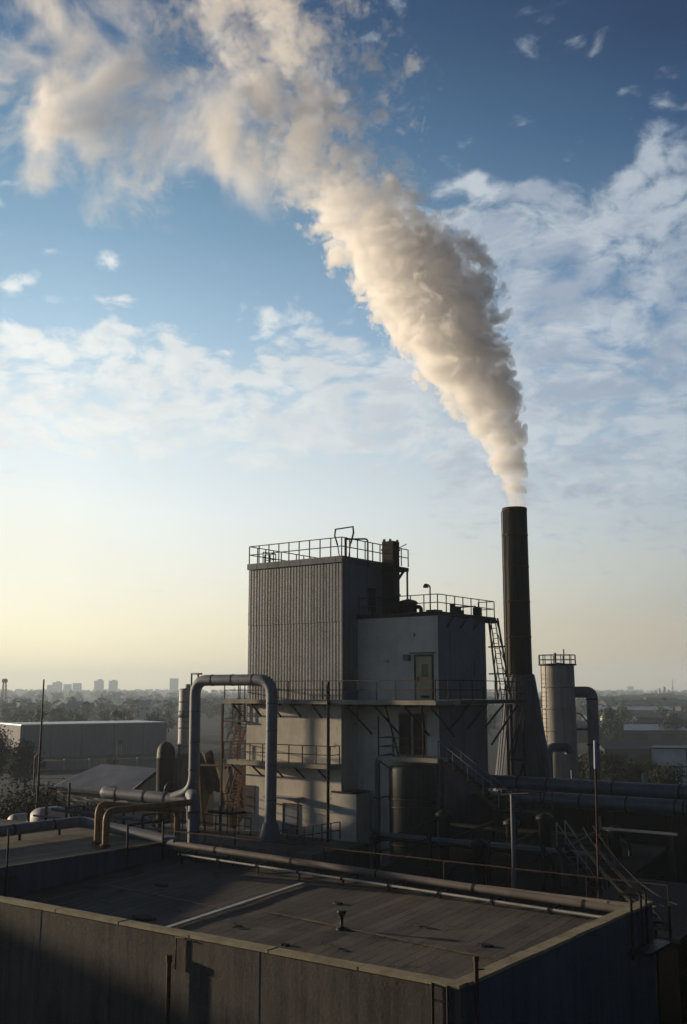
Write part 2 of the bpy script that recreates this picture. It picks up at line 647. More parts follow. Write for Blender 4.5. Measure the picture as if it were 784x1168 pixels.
plume = smoke_column().build('smoke_plume', smoke_material(), None, (CHX, CHY, CH_TOP))
tag(plume, 'cream lit billowing smoke plume leaning left from the tall chimney top', 'smoke')
wm = wisp_material()
WISPS = [((-15.5, 81, 61.5), (15.5, 6.0, 11.5), 0.35), ((-14.6, 80, 57.6), (4.6, 4.0, 6.8), 0.35), ((-26.0, 82, 69.5), (12.0, 6.5, 7.5), -0.2), ((-26.0, 82.5, 59.0), (4.6, 4.5, 6.4), 0.15)]
for c, r, tilt in WISPS:
    me = bpy.data.meshes.new('smoke_wisp')
    bm = bmesh.new()
    bmesh.ops.create_icosphere(bm, subdivisions=3, radius=1.28)
    for v in bm.verts:
        v.co *= 1 + 0.16 * mnoise.noise(v.co * 1.7 + Vector(c))
    bm.to_mesh(me)
    bm.free()
    me.materials.append(wm)
    o = bpy.data.objects.new('smoke_wisp', me)
    COL.objects.link(o)
    o.parent = plume
    o.location = Vector(c) - Vector((CHX, CHY, CH_TOP))
    o.scale = r
    o.rotation_euler = (0, tilt, 0)
# ------------------------------------------------------------------ surfaces
M_CLAD = grimy('cladding_sheet', (.135, .138, .145), (.098, .10, .105), .55, .5, .5, .25, .1, boards=.86)
M_CLADB = grimy('cladding_side', (.17, .175, .19), (.12, .123, .135), .6, .5, .5, .2, .1)
M_WHITE = grimy('white_render', (.64, .585, .50), (.47, .43, .365), .85, .6, .25, 0, .2, spots=((.12, .105, .09), .62))
M_CREAM = grimy('cream_render', (.62, .56, .46), (.45, .40, .32), .85, .5, .25, 0, .2, spots=((.13, .105, .08), .62))
M_CONC = grimy('concrete_edge', (.40, .36, .28), (.24, .21, .16), .85, 1.2, .3, 0, .2)
M_STEEL = grimy('dark_steel', (0.021, 0.020, 0.019), (0.011, 0.010, 0.010), .55, 1.0, .3, .4, .05)
M_RUST = grimy('rusty_steel', (.085, .045, .026), (.035, .022, .016), .75, 1.4, .3, .2, .1)
M_GALV = grimy('lagging_metal', (.16, .168, .19), (.10, .107, .122), .62, .9, .4, .12, .06)
M_BLUEP = grimy('blue_grey_pipe', (.070, .082, .110), (.045, .054, .073), .5, .9, .4, .3, .06)
M_TAN = grimy('tan_pipe_paint', (0.230, 0.145, 0.064), (0.128, 0.076, 0.038), .6, 1.5, .4, 0, .08)
M_BROWNP = grimy('brown_pipe_lagging', (.20, .168, .145), (.135, .113, .098), .6, 1.1, .3, .1, .08)
M_PALEP = grimy('pale_thin_pipe', (0.440, 0.424, 0.384), (0.264, 0.248, 0.224), .5, 1.4, .3, .2, .04)
M_DECK = grimy('brown_roof_sheet', (.108, .092, .076), (.064, .055, .047), .8, .45, .2, 0, .25, spots=((.045, .042, .042), .58), boards=0.34)
M_FELT = grimy('grey_roof_felt', (.088, .079, .069), (.052, .048, .045), .85, .5, .2, 0, .25, spots=((.03, .03, .032), .58), boards=0.40)
M_WINGR = grimy('wing_boards', (0.144, 0.120, 0.090), (0.078, 0.066, 0.051), .8, .6, .2, 0, .2, boards=0.38)
M_FWALL = grimy('front_render', (.092, .083, .070), (.040, .036, .031), .88, .5, .5, 0, .25, spots=((.08, .072, .062), .63))
M_SHADEWALL = grimy('shade_blue_render', (.082, .092, .118), (.05, .056, .072), .88, .4, .5, 0, .2)  # blue of the shaded faces is put into this colour
M_COPE = grimy('cream_coping', (0.310, 0.267, 0.167), (0.174, 0.149, 0.099), .8, 1.4, .2, 0, .2)
M_TAR = grimy('tar', (.010, .010, .011), (.016, .016, .016), .85, 2, .1, 0, .3)
M_DOOR = grimy('cream_door', (.46, .40, .24), (.33, .28, .17), .55, 1.4, .4, 0, .05)
M_GLASS = grimy('dark_glass', (.012, .013, .015), (.02, .02, .022), .12, 1, .1, 0, 0)
M_STACK = grimy('sooty_stack', (.034, .025, .019), (.014, .012, .011), .7, .5, .6, .2, .1)
M_BASE = grimy('stack_base_paint', (0.083, 0.090, 0.109), (0.045, 0.050, 0.060), .7, .35, .55, .1, .1)
M_SILO = grimy('silo_shell', (.30, .28, .24), (.19, .18, .16), .65, .5, .6, .1, .08, spots=((.10, .06, .03), .64))
M_TANK = grimy('lead_tank', (0.051, 0.050, 0.048), (0.027, 0.027, 0.027), .6, .6, .6, .2, .15)
M_TIN = grimy('tin_roof', (.48, .48, .49), (.32, .32, .33), .45, .6, .3, .4, .06)
M_GROUND = grimy('yard_ground', (0.036, 0.033, 0.027), (0.021, 0.022, 0.018), .95, .02, .1, 0, .1, 1.0, spots=((.10, .09, .065), .58))
M_YARD = grimy('yard_concrete', (0.043, 0.040, 0.036), (0.025, 0.024, 0.022), .9, .3, .1, 0, .1)
M_ROAD = grimy('asphalt', (.055, .055, .056), (.04, .04, .042), .9, .2, .1, 0, .1)


# ------------------------------------------------------------------ setting
MB().prism([(-4400, -260), (4400, -260), (4400, 4400), (-4400, 4400)], -1, 0).build('ground', M_GROUND, kind='structure')
MB().prism([W(-46, -40)[:2], W(48, -40)[:2], W(48, 34)[:2], W(-46, 34)[:2]], 0.0, 0.05).build('yard', M_YARD, kind='structure')
rd = MB()
rd.prism([(-240, 150), (-30, 163), (-30, 175), (-240, 162)], 0.0, 0.06)
rd.build('road', M_ROAD, kind='structure')
kb = MB()
kb.prism([(-240, 162.05), (-30, 175.05), (-30, 175.4), (-240, 162.4)], 0.0, 0.17)
kb.build('road_kerb', M_CONC, kind='structure')
hz = bpy.data.materials.new('haze_air')
hz.use_nodes = True
k = NT(hz.node_tree)
k.n.clear()
ho = k.node('ShaderNodeOutputMaterial')
pv = k.node('ShaderNodeVolumePrincipled')
k.put(pv.inputs['Color'], (.72, .86, 1.0))
k.put(pv.inputs['Density'], HAZE)
k.put(pv.inputs['Anisotropy'], 0.12)
k.l.new(pv.outputs[0], ho.inputs['Volume'])
MB().prism([(-4500, -360), (4500, -360), (4500, 4500), (-4500, 4500)], -2, 92).build('haze', hz, kind='stuff')


# ------------------------------------------------------------------ small builders
def railing(mb, pts, h=1.0, step=0.85, w=0.05, rails=(1.0, 0.52), toe=False, first=True, last=True):
    for p, q in zip(pts, pts[1:]):
        p, q = Vector(p), Vector(q)
        n = max(1, round((q - p).length / step))
        for i in range(n + 1):
            if (i == 0 and not first) or (i == n and not last and q is pts[-1]):
                continue
            a = p.lerp(q, i / n)
            mb.beam(a, a + Vector((0, 0, h * 0.995)), w)
        for r in rails:
            mb.beam(p + Vector((0, 0, h * r)), q + Vector((0, 0, h * r)), w, w)
        if toe:
            mb.beam(p + Vector((0, 0, 0.06)), q + Vector((0, 0, 0.06)), w * 0.6, 0.1)
    return mb


def flight(mb, a, b, width, steps, side, t=0.05):
    """open stair: two stringers and treads from foot a to head b; side = unit vector across"""
    a, b, side = Vector(a), Vector(b), Vector(side)
    for s in (-0.5, 0.5):
        mb.beam(a + side * width * s, b + side * width * s, t, 0.18)
    fw = Vector((b.x - a.x, b.y - a.y, 0)).normalized()
    for i in range(1, steps):
        c = a.lerp(b, i / steps)
        mb.box(c, (width / 2, 0.12, 0.02), (side, fw, Vector((0, 0, 1))))
    return mb


def corrugated(a, b, z0, z1, pitch, depth, nrm, lap=None):
    """a vertical sheet of trapezoid ribs between ground points a and b"""
    a, b, nrm = Vector(a), Vector(b), Vector(nrm)
    ln = (b - a).length
    n = int(ln / pitch)
    prof = []
    for i in range(n):
        for f, dd in ((0.0, 0), (0.40, 0), (0.52, depth), (0.88, depth)):
            prof.append((a.lerp(b, (i + f) / n)) + nrm * dd)
    prof.append(b.copy())
    mb = MB()
    for zz0, zz1, off in ([(z0, lap, 0.0), (lap - 0.06, z1, 0.025)] if lap else [(z0, z1, 0.0)]):
        mb.sheet([[p + nrm * off + Vector((0, 0, zz0)) for p in prof], [p + nrm * off + Vector((0, 0, zz1)) for p in prof]])
    return mb


UD = Vector((UX, UY, 0))
VD = Vector((VX, VY, 0))
ZD = Vector((0, 0, 1))

# ------------------------------------------------------------------ boiler house
bh = empty('boiler_house', W(-1, 3, 0), 'tall plant building with a ribbed grey tower and a pale lower block', 'factory')
MB().gbox(-7.05, 0, 0.06, 5.25, 13.5, 21.44).build('tower_wall', M_CLADB, bh)
corrugated(W(-7.07, 0.05), W(0.02, 0.05), 13.5, 21.3, .215, .006, -VD, 17.95).build('corrugated_cladding', M_CLAD, bh)
c = corrugated(W(0.004, 0.02), W(0.004, 5.25), 13.5, 21.3, .62, .012, UD)
c.build('ribbed_cladding', M_CLADB, bh)
m = MB()
m.gbox(-7.15, 0.09, -0.06, 0.10, 21.3, 21.66)
m.gbox(-0.02, 0.09, 0.1, 5.3, 21.3, 21.66)
m.gbox(-7.15, -7.0, 0.1, 5.3, 21.3, 21.66)
m.gbox(-7.0, -0.02, 5.17, 5.3, 21.3, 21.66)
m.gbox(-7.0, -0.02, 0.1, 5.17, 21.45, 21.55)
m.gbox(0.035, 0.08, -0.02, 0.06, 13.5, 21.3)
m.build('roof_edge_trim', M_CLAD, bh)
m = MB()
railing(m, [W(-7.05, 6.9, 21.66), W(-7.05, 0.02, 21.66), W(0.0, 0.02, 21.66), W(0.0, 7.05, 21.66)], 1.08, .8, .05)
railing(m, [W(-7.0, 1.4, 21.66), W(-6.1, 1.4, 21.66), W(-6.1, 0.2, 21.66)], 0.7, .6, .045)
m.build('roof_railing', M_STEEL, bh)
m = MB()
m.tube([W(-0.66, .5, 22.4), W(-0.86, .5, 22.95), W(-0.80, .5, 23.32), W(0.46, .5, 23.36), W(0.50, .5, 23.0), W(0.30, .5, 22.4)], .055, 6)
m.tube([W(-0.50, .5, 21.6), W(-0.66, .5, 22.45)], .035, 6)
m.tube([W(0.15, .5, 21.6), W(0.30, .5, 22.45)], .035, 6)
m.build('lifting_hoop', M_STEEL, bh)
m = MB()
m.tube([W(0.08, .3, 21.5), W(0.08, .3, 22.75)], .075, 8)
m.tube([W(0.05, .4, 22.65), W(1.35 - .2, 1.0, 22.65), W(1.35 - .2, 1.0, 21.0)], .05, 8, bend=.2)
m.build('vent_pipe', M_STEEL, bh)
# corner gantry behind the flue
m = MB()
m.gbox(-2.4, 0.02, 5.303, 7.08, 21.36, 21.6)
m.beam(W(-.05, 7.0, 18.34), W(-.05, 7.0, 21.4), .09)
m.beam(W(-2.3, 7.0, 18.34), W(-2.3, 7.0, 21.4), .09)
m.beam(W(-.05, 5.3, 20.2), W(-.05, 6.6, 21.36), .12)
m.tube([W(0.2, 5.7, 22.7), W(1.2, 5.0, 22.78)], .03, 6)
m.beam(W(0.0, 5.8, 21.6), W(0.2, 5.7, 22.7), .04)
m.build('gantry', M_STEEL, bh)
m = MB().gbox(.045, .075, 2.55, 3.35, 18.6, 20.0)
m.build('door', M_STEEL, bh)

# pale block
MB().gbox(0.0, 5.41, 1.58, 6.95, 13.5, 18.1).build('block_wall', M_WHITE, bh)
m = MB()
m.gbox(5.413, 5.44, 1.60, 6.93, 13.55, 18.08)  # sheet whose colour darkens the block's shaded side
for q in (2.9, 4.25, 5.6):
    m.gbox(5.44, 5.455, q - .02, q + .02, 13.55, 18.08)
m.build('side_shade_panel', M_CLADB, bh)
m = MB()
m.gbox(-0.02, 5.52, 1.50, 8.1, 18.12, 18.33)
m.gbox(5.0, 5.75, 6.9, 8.1, 18.0, 18.12)
for q in (2.5, 4.0, 5.5):
    m.beam(W(5.45, q, 17.5), W(5.6, q + .5, 18.1), .06)
m.build('block_roof_slab', M_STEEL, bh)
m = MB()
railing(m, [W(0.1, 1.6, 18.33), W(5.42, 1.6, 18.33), W(5.48, 8.0, 18.33), W(4.4, 8.0, 18.33)], 0.95, .95, .045)
m.build('block_roof_railing', M_STEEL, bh)
m = MB()
for (uu, vv, s, hh) in ((4.6, 5.0, .22, .5), (4.2, 5.8, .3, .35), (5.0, 6.8, .2, .55), (3.6, 4.2, .35, .3), (4.9, 4.1, .12, .6)):
    m.gbox(uu - s, uu + s, vv - s, vv + s, 18.33, 18.33 + hh)
m.tube([W(5.2, 6.2, 18.33), W(5.2, 6.2, 18.9), W(4.2, 6.2, 18.9)], .05, 6)
m.build('roof_ducting', M_STEEL, bh)
dr = MB().gbox(3.98, 5.03, 1.545, 1.585, 13.58, 15.88).build('door', M_DOOR, bh)
m = MB().gbox(4.36, 4.78, 1.53, 1.543, 14.75, 15.45)
m.build('window', M_GLASS, dr)
m = MB().gbox(4.12, 4.16, 1.48, 1.543, 14.5, 14.75)
m.build('handle', M_STEEL, dr)
m = MB().gbox(4.3, 4.85, 1.535, 1.543, 13.6, 13.75)
m.build('kick_plate', M_STEEL, dr)
m = MB()
m.gbox(3.90, 3.975, 1.50, 1.583, 13.52, 15.96)
m.gbox(5.035, 5.11, 1.50, 1.583, 13.52, 15.96)
m.gbox(3.975, 5.035, 1.50, 1.583, 15.885, 15.96)
m.gbox(3.7, 5.3, 1.30, 1.5, 16.05, 16.09)
m.build('door_frame', M_RUST, bh)
m = MB().gbox(3.22, 3.62, 1.40, 1.58, 15.65, 16.0)
m.gbox(3.26, 3.58, 1.385, 1.40, 15.69, 15.96)
m.build('junction_box', M_GALV, bh)
m = MB().gbox(5.445, 5.50, 5.5, 6.15, 14.85, 15.75)
m.gbox(5.5, 5.515, 5.6, 6.05, 14.95, 15.65)
m.build('wall_cabinet', M_CLADB, bh)

# lower walls
MB().gbox(-7.05, -0.004, 0.0, 7.0, 0, 13.25).build('rendered_wall', M_CREAM, bh)
MB().gbox(0.0, 5.41, 1.58, 6.95, 0, 13.25).build('rendered_wall', M_WHITE, bh)
m = MB().gbox(5.413, 5.435, 1.6, 6.9, 0.2, 13.2)  # blue sheet puts shade into the lower side wall's colour
for q in (2.9, 4.25, 5.6):
    m.gbox(5.435, 5.45, q - .02, q + .02, 0.2, 13.2)
m.build('side_shade_panel', M_BLUEP, bh)
an = MB().gbox(-0.6, 1.04, -0.03, 1.30, 0, 8.42).build('annex', M_WHITE, bh)
MB().gbox(-0.65, 1.09, -0.08, 1.3, 8.423, 8.52).build('annex_cap', M_STEEL, an)
# floor slab and walkway at the block's door
m = MB()
m.gbox(-8.05, 6.8, -1.0, 0.0, 13.27, 13.5)
m.gbox(0.0, 6.8, 0.0, 1.58, 13.27, 13.5)
m.gbox(-8.05, -7.05, 0.0, 1.6, 13.27, 13.5)
wk = m.build('walkway', M_CONC, bh)
m = MB().gbox(5.44, 6.8, 1.58, 8.2, 13.29, 13.49)
m.build('walkway', M_STEEL, bh)
m = MB()
railing(m, [W(-8.0, 1.5, 13.5), W(-8.0, -.95, 13.5), W(6.75, -.95, 13.5), W(6.75, 8.1, 13.5), W(5.5, 8.1, 13.5)], 1.05, 1.22, .045)
m.build('railing', M_RUST, wk)
m = MB()
for q in (-7.4, -5.9, -4.4, -2.9, -1.4):
    m.beam(W(q, -.9, 13.24), W(q, 0.02, 12.5), .08)
    m.beam(W(q, -.98, 13.22), W(q, 0.0, 13.22), .08, .1)
for q in (1.0, 2.9, 4.8, 6.4):
    m.beam(W(q, -.9, 13.2), W(q, 1.55, 11.6), .08)
    m.beam(W(q, -.98, 13.2), W(q, 1.6, 13.2), .08, .12)
for q in (2.6, 4.6, 6.6):
    m.beam(W(6.7, q, 13.25), W(5.45, q, 11.9), .09)
m.build('bracket', M_STEEL, wk)
# middle walkway
m = MB().gbox(-7.9, -0.02, -1.0, -0.003, 9.75, 9.98)
w2 = m.build('walkway', M_CONC, bh)
m = MB()
railing(m, [W(-6.9, -.95, 9.98), W(-.06, -.95, 9.98), W(-.06, -.1, 9.98)], 1.0, 1.05, .045)
m.build('railing', M_RUST, w2)
m = MB()
for q in (-7.4, -5.8, -4.2, -2.6, -1.0):
    m.beam(W(q, -.9, 9.73), W(q, 0.0, 9.1), .08)
m.build('bracket', M_STEEL, w2)
# double door and its landing
dd = MB().gbox(2.78, 4.62, 1.545, 1.583, 10.5, 12.82).build('double_door', M_CONC, bh)
for a, b in ((2.86, 3.63), (3.77, 4.54)):
    MB().gbox(a, b, 1.53, 1.544, 10.55, 12.74).build('pane', M_GLASS, dd)
m = MB().gbox(2.40, 6.2, 0.06, 1.58, 10.27, 10.5)
ld = m.build('landing', M_CONC, bh)
m = MB()
railing(m, [W(2.45, 1.5, 10.5), W(2.45, .1, 10.5), W(5.3, .1, 10.5)], 1.0, .95, .045)
m.beam(W(2.9, .1, 13.2), W(3.7, .2, 10.5), .07)
m.beam(W(2.45, .1, 10.5), W(2.45, .1, 12.6), .06)
m.beam(W(5.3, .1, 10.5), W(5.3, .1, 13.2), .07)
m.beam(W(2.5, .2, 10.2), W(3.6, 1.5, 9.0), .07)
m.build('landing_railing', M_RUST, ld)
MB().beam(W(6.3, .3, 0), W(6.3, .3, 10.45), .13).build('landing_post', M_RUST, ld)
# door, canopy below the middle walkway
d2 = MB().gbox(-4.1, -3.12, -.03, -.003, 5.95, 7.95 - .35).build('grey_door', M_GALV, bh)
m = MB()
m.gbox(-4.17, -4.105, -.05, -.004, 5.95, 7.66)
m.gbox(-3.115, -3.05, -.05, -.004, 5.95, 7.66)
m.gbox(-4.105, -3.115, -.05, -.004, 7.605, 7.66)
m.build('door_frame', M_STEEL, d2)
m = MB()
m.prism([W(-5.0, -.9)[:2], W(-2.7, -.9)[:2], W(-2.7, -.004)[:2], W(-5.0, -.004)[:2]], 7.98, 8.06)
m.beam(W(-4.9, -.85, 7.95), W(-4.9, -.01, 7.6), .05)
m.beam(W(-2.8, -.85, 7.95), W(-2.8, -.01, 7.6), .05)
m.build('door_canopy', M_TIN, bh)
MB().tube([W(-.1, -1.08, 5.9), W(-.1, -1.08, 14.5)], .085, 8).build('downpipe', M_STEEL, bh)
m = MB().gbox(-7.02, -6.3, -.05, -.003, 6.9, 8.5)
m.build('shutter', M_STEEL, bh)
# terrace with its ramp rail
m = MB().gbox(-13.0, 1.9, -5.0, -0.01, 0, 5.9)
tr = m.build('terrace', grimy('terrace_concrete', (.13, .12, .105), (.075, .07, .062), .9, .5, .4, 0, .2), bh)
m = MB()
railing(m, [W(-3.48, -1.2, 5.35), W(0.8, -1.2, 6.15)], .9, .62, .05)
railing(m, [W(-11.5, -1.6, 5.9), W(-5.2, -1.6, 5.9)], .95, .9, .045)
railing(m, [W(-9.0, -4.8, 5.9), W(-3.5, -4.8, 5.9)], .95, 1.1, .045)
m.build('railing', M_RUST, tr)

# stairs on the left end
st = empty('stair_tower', W(-7.8, -.5, 5.9), 'rusty open steel stair zigzagging up the left end of the building', 'stairs')
m = MB()
for uu, vv in ((-8.1, -1.0), (-8.95, 1.5), (-7.12, 1.5)):
    m.beam(W(uu, vv, 5.9), W(uu, vv, 13.25), .12)
m.beam(W(-7.12, .1, 5.9), W(-7.12, .1, 9.7), .08)
m.build('post', M_RUST, st)
m = MB()
flight(m, W(-8.75, .55, 10.0), W(-7.75, .55, 12.2), .8, 11, VD)
m.build('flight', M_RUST, st)
m = MB()
flight(m, W(-8.8, .55, 7.0), W(-7.8, .55, 9.75), .8, 13, VD)
m.build('flight', M_RUST, st)
m = MB()
m.gbox(-8.9, -7.1, -.2, 1.2, 12.15, 12.25)
m.gbox(-9.1, -7.1, -1.05, 1.2, 6.85, 7.0)
m.build('landing', M_STEEL, st)
m = MB()
railing(m, [W(-8.05, 1.0, 12.25), W(-8.05, -.15, 12.25), W(-7.15, -.15, 12.25)], 1.0, .5, .04)
railing(m, [W(-8.05, 1.0, 7.0), W(-8.05, -1.0, 7.0), W(-7.15, -1.0, 7.0)], 1.0, .55, .045)
railing(m, [W(-8.05, 1.0, 10.0), W(-8.05, -.9, 10.0)], 1.0, .6, .045)
m.beam(W(-8.75, .1, 11.0), W(-7.75, .1, 13.2), .045)
m.beam(W(-8.8, .1, 8.0), W(-7.8, .1, 10.7), .045)
m.build('handrail', M_RUST, st)
m = MB()
for i in range(9):
    z = 12.4 + i * .13
    m.beam(W(-8.35, .8, z), W(-7.95, .8, z), .035)
for uu in (-8.35, -7.95):
    m.beam(W(uu, .8, 12.25), W(uu, .8, 14.6), .045)
m.build('ladder', M_STEEL, st)

# stairs on the right below the landing
rs = empty('yard_stair', W(8, .7, 5), 'dark steel stair descending to the right beneath the blue shade-tinted side wall', 'stairs')
m = MB()
flight(m, W(9.6, .75, 8.1), W(6.1, .75, 10.45), .9, 13, VD)
m.build('flight', M_RUST, rs)
m = MB()
for q in (.32, 1.18):
    m.beam(W(6.1, q, 11.4), W(9.6, q, 9.1), .05)
    for i in range(5):
        a = i / 4
        m.beam(W(6.1 + 3.5 * a, q, 10.45 - 2.35 * a), W(6.1 + 3.5 * a, q, 11.4 - 2.3 * a), .045)
m.build('handrail', M_GALV, rs)
m = MB()
m.gbox(9.6, 12.0, .2, 1.6, 7.95, 8.1)
for q in (9.8, 11.8):
    m.beam(W(q, .3, 0), W(q, .3, 7.95), .12)
    m.beam(W(q, 1.5, 0), W(q, 1.5, 7.95), .12)
m.build('platform', M_STEEL, rs)
m = MB()
railing(m, [W(9.7, .25, 8.1), W(11.95, .25, 8.1), W(11.95, 1.55, 8.1)], 1.0, 1.1, .045)
m.build('railing', M_RUST, rs)

# ladder lattice on the right side
la = empty('ladder_frame', W(5.6, 8.3, 13.5), 'leaning lattice ladder between the block roof and the side walkway', 'ladder')
m = MB()
for a, b in ((W(5.45, 8.25, 13.5), W(4.95, 8.25, 18.3)), (W(6.35, 8.25, 13.5), W(5.55, 8.25, 18.3))):
    m.beam(a, b, .09)
m.build('stringer', M_STEEL, la)
m = MB()
for a, b in ((W(5.75, 8.2, 13.5), W(5.1, 8.2, 18.3)), (W(6.1, 8.2, 13.5), W(5.4, 8.2, 18.3))):
    m.beam(a, b, .05)
for i in range(1, 16):
    s = i / 16
    m.beam(W(5.75, 8.2, 13.5).lerp(W(5.1, 8.2, 18.3), s), W(6.1, 8.2, 13.5).lerp(W(5.4, 8.2, 18.3), s), .035)
m.build('rung', M_STEEL, la)
m = MB()
for z, o in ((15.0, .2), (16.6, .36)):
    m.beam(W(4.9, 8.25, z), W(6.35 - o, 8.25, z), .09)
for i in range(5):
    s0, s1 = i / 5, (i + 1) / 5
    m.beam(W(5.45, 8.28, 13.5).lerp(W(4.95, 8.28, 18.3), s0), W(5.75, 8.28, 13.5).lerp(W(5.1, 8.28, 18.3), s1), .04)
    m.beam(W(6.1, 8.28, 13.5).lerp(W(5.4, 8.28, 18.3), s1), W(6.35, 8.28, 13.5).lerp(W(5.55, 8.28, 18.3), s0), .04)
m.build('brace', M_STEEL, la)
m = MB()
railing(m, [W(5.6, 9.2, 13.5), W(6.75, 9.2, 13.5), W(6.75, 8.3, 13.5)], 1.35, .35, .04, (1.0, .75, .5, .25))
m.gbox(5.44, 6.8, 8.2, 9.3, 13.29, 13.49)
m.build('cage', M_STEEL, la)
# trestle below the walkway's right end
tz = empty('trestle', W(6.6, 8, 0), 'dark braced steel trestle under the walkway end beside the chimney', 'steel frame')
m = MB()
for uu, vv in ((5.7, 8.9), (6.75, 8.9), (6.75, 7.4)):
    m.beam(W(uu, vv, 0), W(uu, vv, 13.25), .12)
m.build('leg', M_STEEL, tz)
m = MB()
for z in (10.0, 7.0, 4.0):
    m.beam(W(5.7, 8.9, z), W(6.75, 8.9, z), .08)
    m.beam(W(5.7, 8.9, z), W(6.75, 8.9, z + 3.0), .08)
    m.beam(W(6.75, 7.4, z), W(6.75, 8.9, z + 3.0), .08)
m.beam(W(6.75, 8.2, 13.2), W(5.5, 7.2, 10.9), .11)
m.build('brace', M_STEEL, tz)

# things on the pale block's roof
fl = empty('flue_stack', W(.75, 4.0, 18.33), 'dark square sheet metal flue rising beside the ribbed tower', 'flue')
MB().gbox(.33, 1.12, 3.65, 4.35, 18.33, 22.85).build('shaft', M_STACK, fl)
m = MB()
for z in (19.6, 21.0, 22.3):
    m.gbox(.29, 1.16, 3.61, 4.39, z, z + .1)
m.gbox(.36, .5, 3.7, 3.8, 22.85, 23.0)
m.gbox(.8, .92, 3.7, 3.8, 22.85, 22.98)
m.gbox(.98, 1.1, 4.2, 4.3, 22.85, 22.97)
m.build('flange', M_STEEL, fl)
bl = empty('roof_blower', W(1.5, 4.6, 18.33), 'squat round black blower on the pale block roof next to the flue', 'fan')
bc = W(1.55, 4.6)
MB().lathe(bc, [(.0, 18.5), (.52, 18.5), (.52, 19.1), (.58, 19.1), (.58, 19.2), (.46, 19.3), (.0, 19.42)], 18).build('housing', M_STACK, bl)
m = MB()
for i in range(4):
    a = i * math.pi / 2 + .4
    q = Vector((bc.x + .4 * math.cos(a), bc.y + .4 * math.sin(a), 0))
    m.beam(q + ZD * 18.33, q + ZD * 18.5, .08)
m.build('foot', M_STEEL, bl)
MB().tube([bc + ZD * 18.9, bc + ZD * 18.9 + UD * .9, bc + UD * .9 + ZD * 18.35], .12, 8, bend=.2).build('outlet_pipe', M_STEEL, bl)
lp = empty('roof_lamp', W(4.08, 3.0, 18.33), 'gooseneck lamp on a thin post on the pale block roof', 'lamp')
MB().tube([W(4.08, 3.0, 18.33), W(4.08, 3.0, 19.85), W(4.0, 2.98, 19.98), W(3.88, 2.95, 19.96)], .045, 6).build('post', M_STEEL, lp)
MB().lathe(W(3.84, 2.94), [(.0, 20.06), (.10, 20.03), (.17, 19.86), (.16, 19.82), (0, 19.84)], 12).build('lamp_head', M_STEEL, lp)

# tank and pipe below the landing
wt = empty('storage_tank', W(4.65, .3, 0), 'big dark upright cylinder tank standing under the double door landing', 'tank')
tc = W(4.62, .1)
MB().lathe(tc, [(0, 10.2), (1.24, 10.05), (1.26, 9.9), (1.26, 8.45), (1.24, 8.42), (1.24, 0)], 32).build('shell', M_TANK, wt)
m = MB()
for z in (8.42, 8.0, 6.1, 3.0):
    m.lathe(tc, [(1.245, z - .05), (1.285, z - .04), (1.285, z + .04), (1.245, z + .05)], 32)
m.build('hoop', M_RUST, wt)
bp = empty('drain_stack', W(2.36, .1, 0), 'slim blue grey vertical pipe left of the dark cylinder tank', 'pipe')
MB().tube([W(2.36, .1, 0), W(2.36, .1, 10.35), W(2.36, 1.4, 10.45)], .16, 12, bend=.3).build('pipe', M_BLUEP, bp)
m = MB()
for z in (2.5, 5.5, 8.3):
    m.lathe(W(2.36, .1), [(.17, z - .05), (.21, z - .05), (.21, z + .05), (.17, z + .05)], 12)
    m.beam(W(2.36, .25, z), W(2.36, 1.6, z), .05)
m.build('clamp', M_STEEL, bp)
# ------------------------------------------------------------------ big looped duct in front of the building
du = empty('looped_duct', W(-3.4, -2, 5.9), 'thick grey duct arching up and over in front of the building', 'duct')
MB().tube([W(-3.42, -2, 6.2), W(-3.40, -2, 14.62), W(-9.42, -2, 14.62), W(-9.34, -2, 8.2), W(-11.2, -2, 7.62)], .325, 20, bend=.95, seg=8).build('pipe', M_GALV, du)
m = MB()
for z in (8.0, 9.9, 11.8, 13.3):
    m.lathe(W(-3.41, -2), [(.325, z - .035), (.345, z - .03), (.345, z + .03), (.325, z + .035)], 20)
for z in (9.4, 11.0, 12.8):
    m.lathe(W(-9.38, -2), [(.325, z - .035), (.345, z - .03), (.345, z + .03), (.325, z + .035)], 20)
for uu in (-4.8, -6.4, -8.0):
    m.tube([W(uu - .04, -2, 14.62), W(uu + .04, -2, 14.62)], .345, 20)
m.build('joint_band', M_BLUEP, du)
m = MB()
m.lathe(W(-3.42, -2), [(.62, 5.9), (.62, 6.0), (.42, 6.75), (.36, 6.8), (.34, 6.8)], 20)
m.build('collar', M_GALV, du)
m = MB()
m.tube([W(-9.75, -2, 14.1), W(-9.75, -2, 15.02), W(-8.9, -2, 15.0)], .06, 6)
m.beam(W(-9.2, -2, 14.98), W(-9.2, -2, 14.7), .08)
m.build('hanger', M_STEEL, du)
# flat run and drop
hr = empty('header_pipe', W(-13, -2, 7), 'short grey lagged pipe lying level with a rounded left end', 'pipe')
MB().tube([W(-17.4, -.9, 7.62), W(-17.35, -2.0, 7.66), W(-9.45, -2.0, 7.6), W(-9.35, -2.0, 5.2)], .36, 18, bend=.6, seg=7).build('pipe', M_GALV, hr)
m = MB()
for uu in (-15.9, -13.4, -11.6):
    m.tube([W(uu - .05, -2, 7.63), W(uu + .05, -2, 7.63)], .385, 18)
m.build('joint_band', M_STEEL, hr)
m = MB()
for uu in (-16.2, -12.6):
    m.beam(W(uu, -2.0, 0.05), W(uu, -2.0, 7.3), .14)
m.build('support', M_RUST, hr)

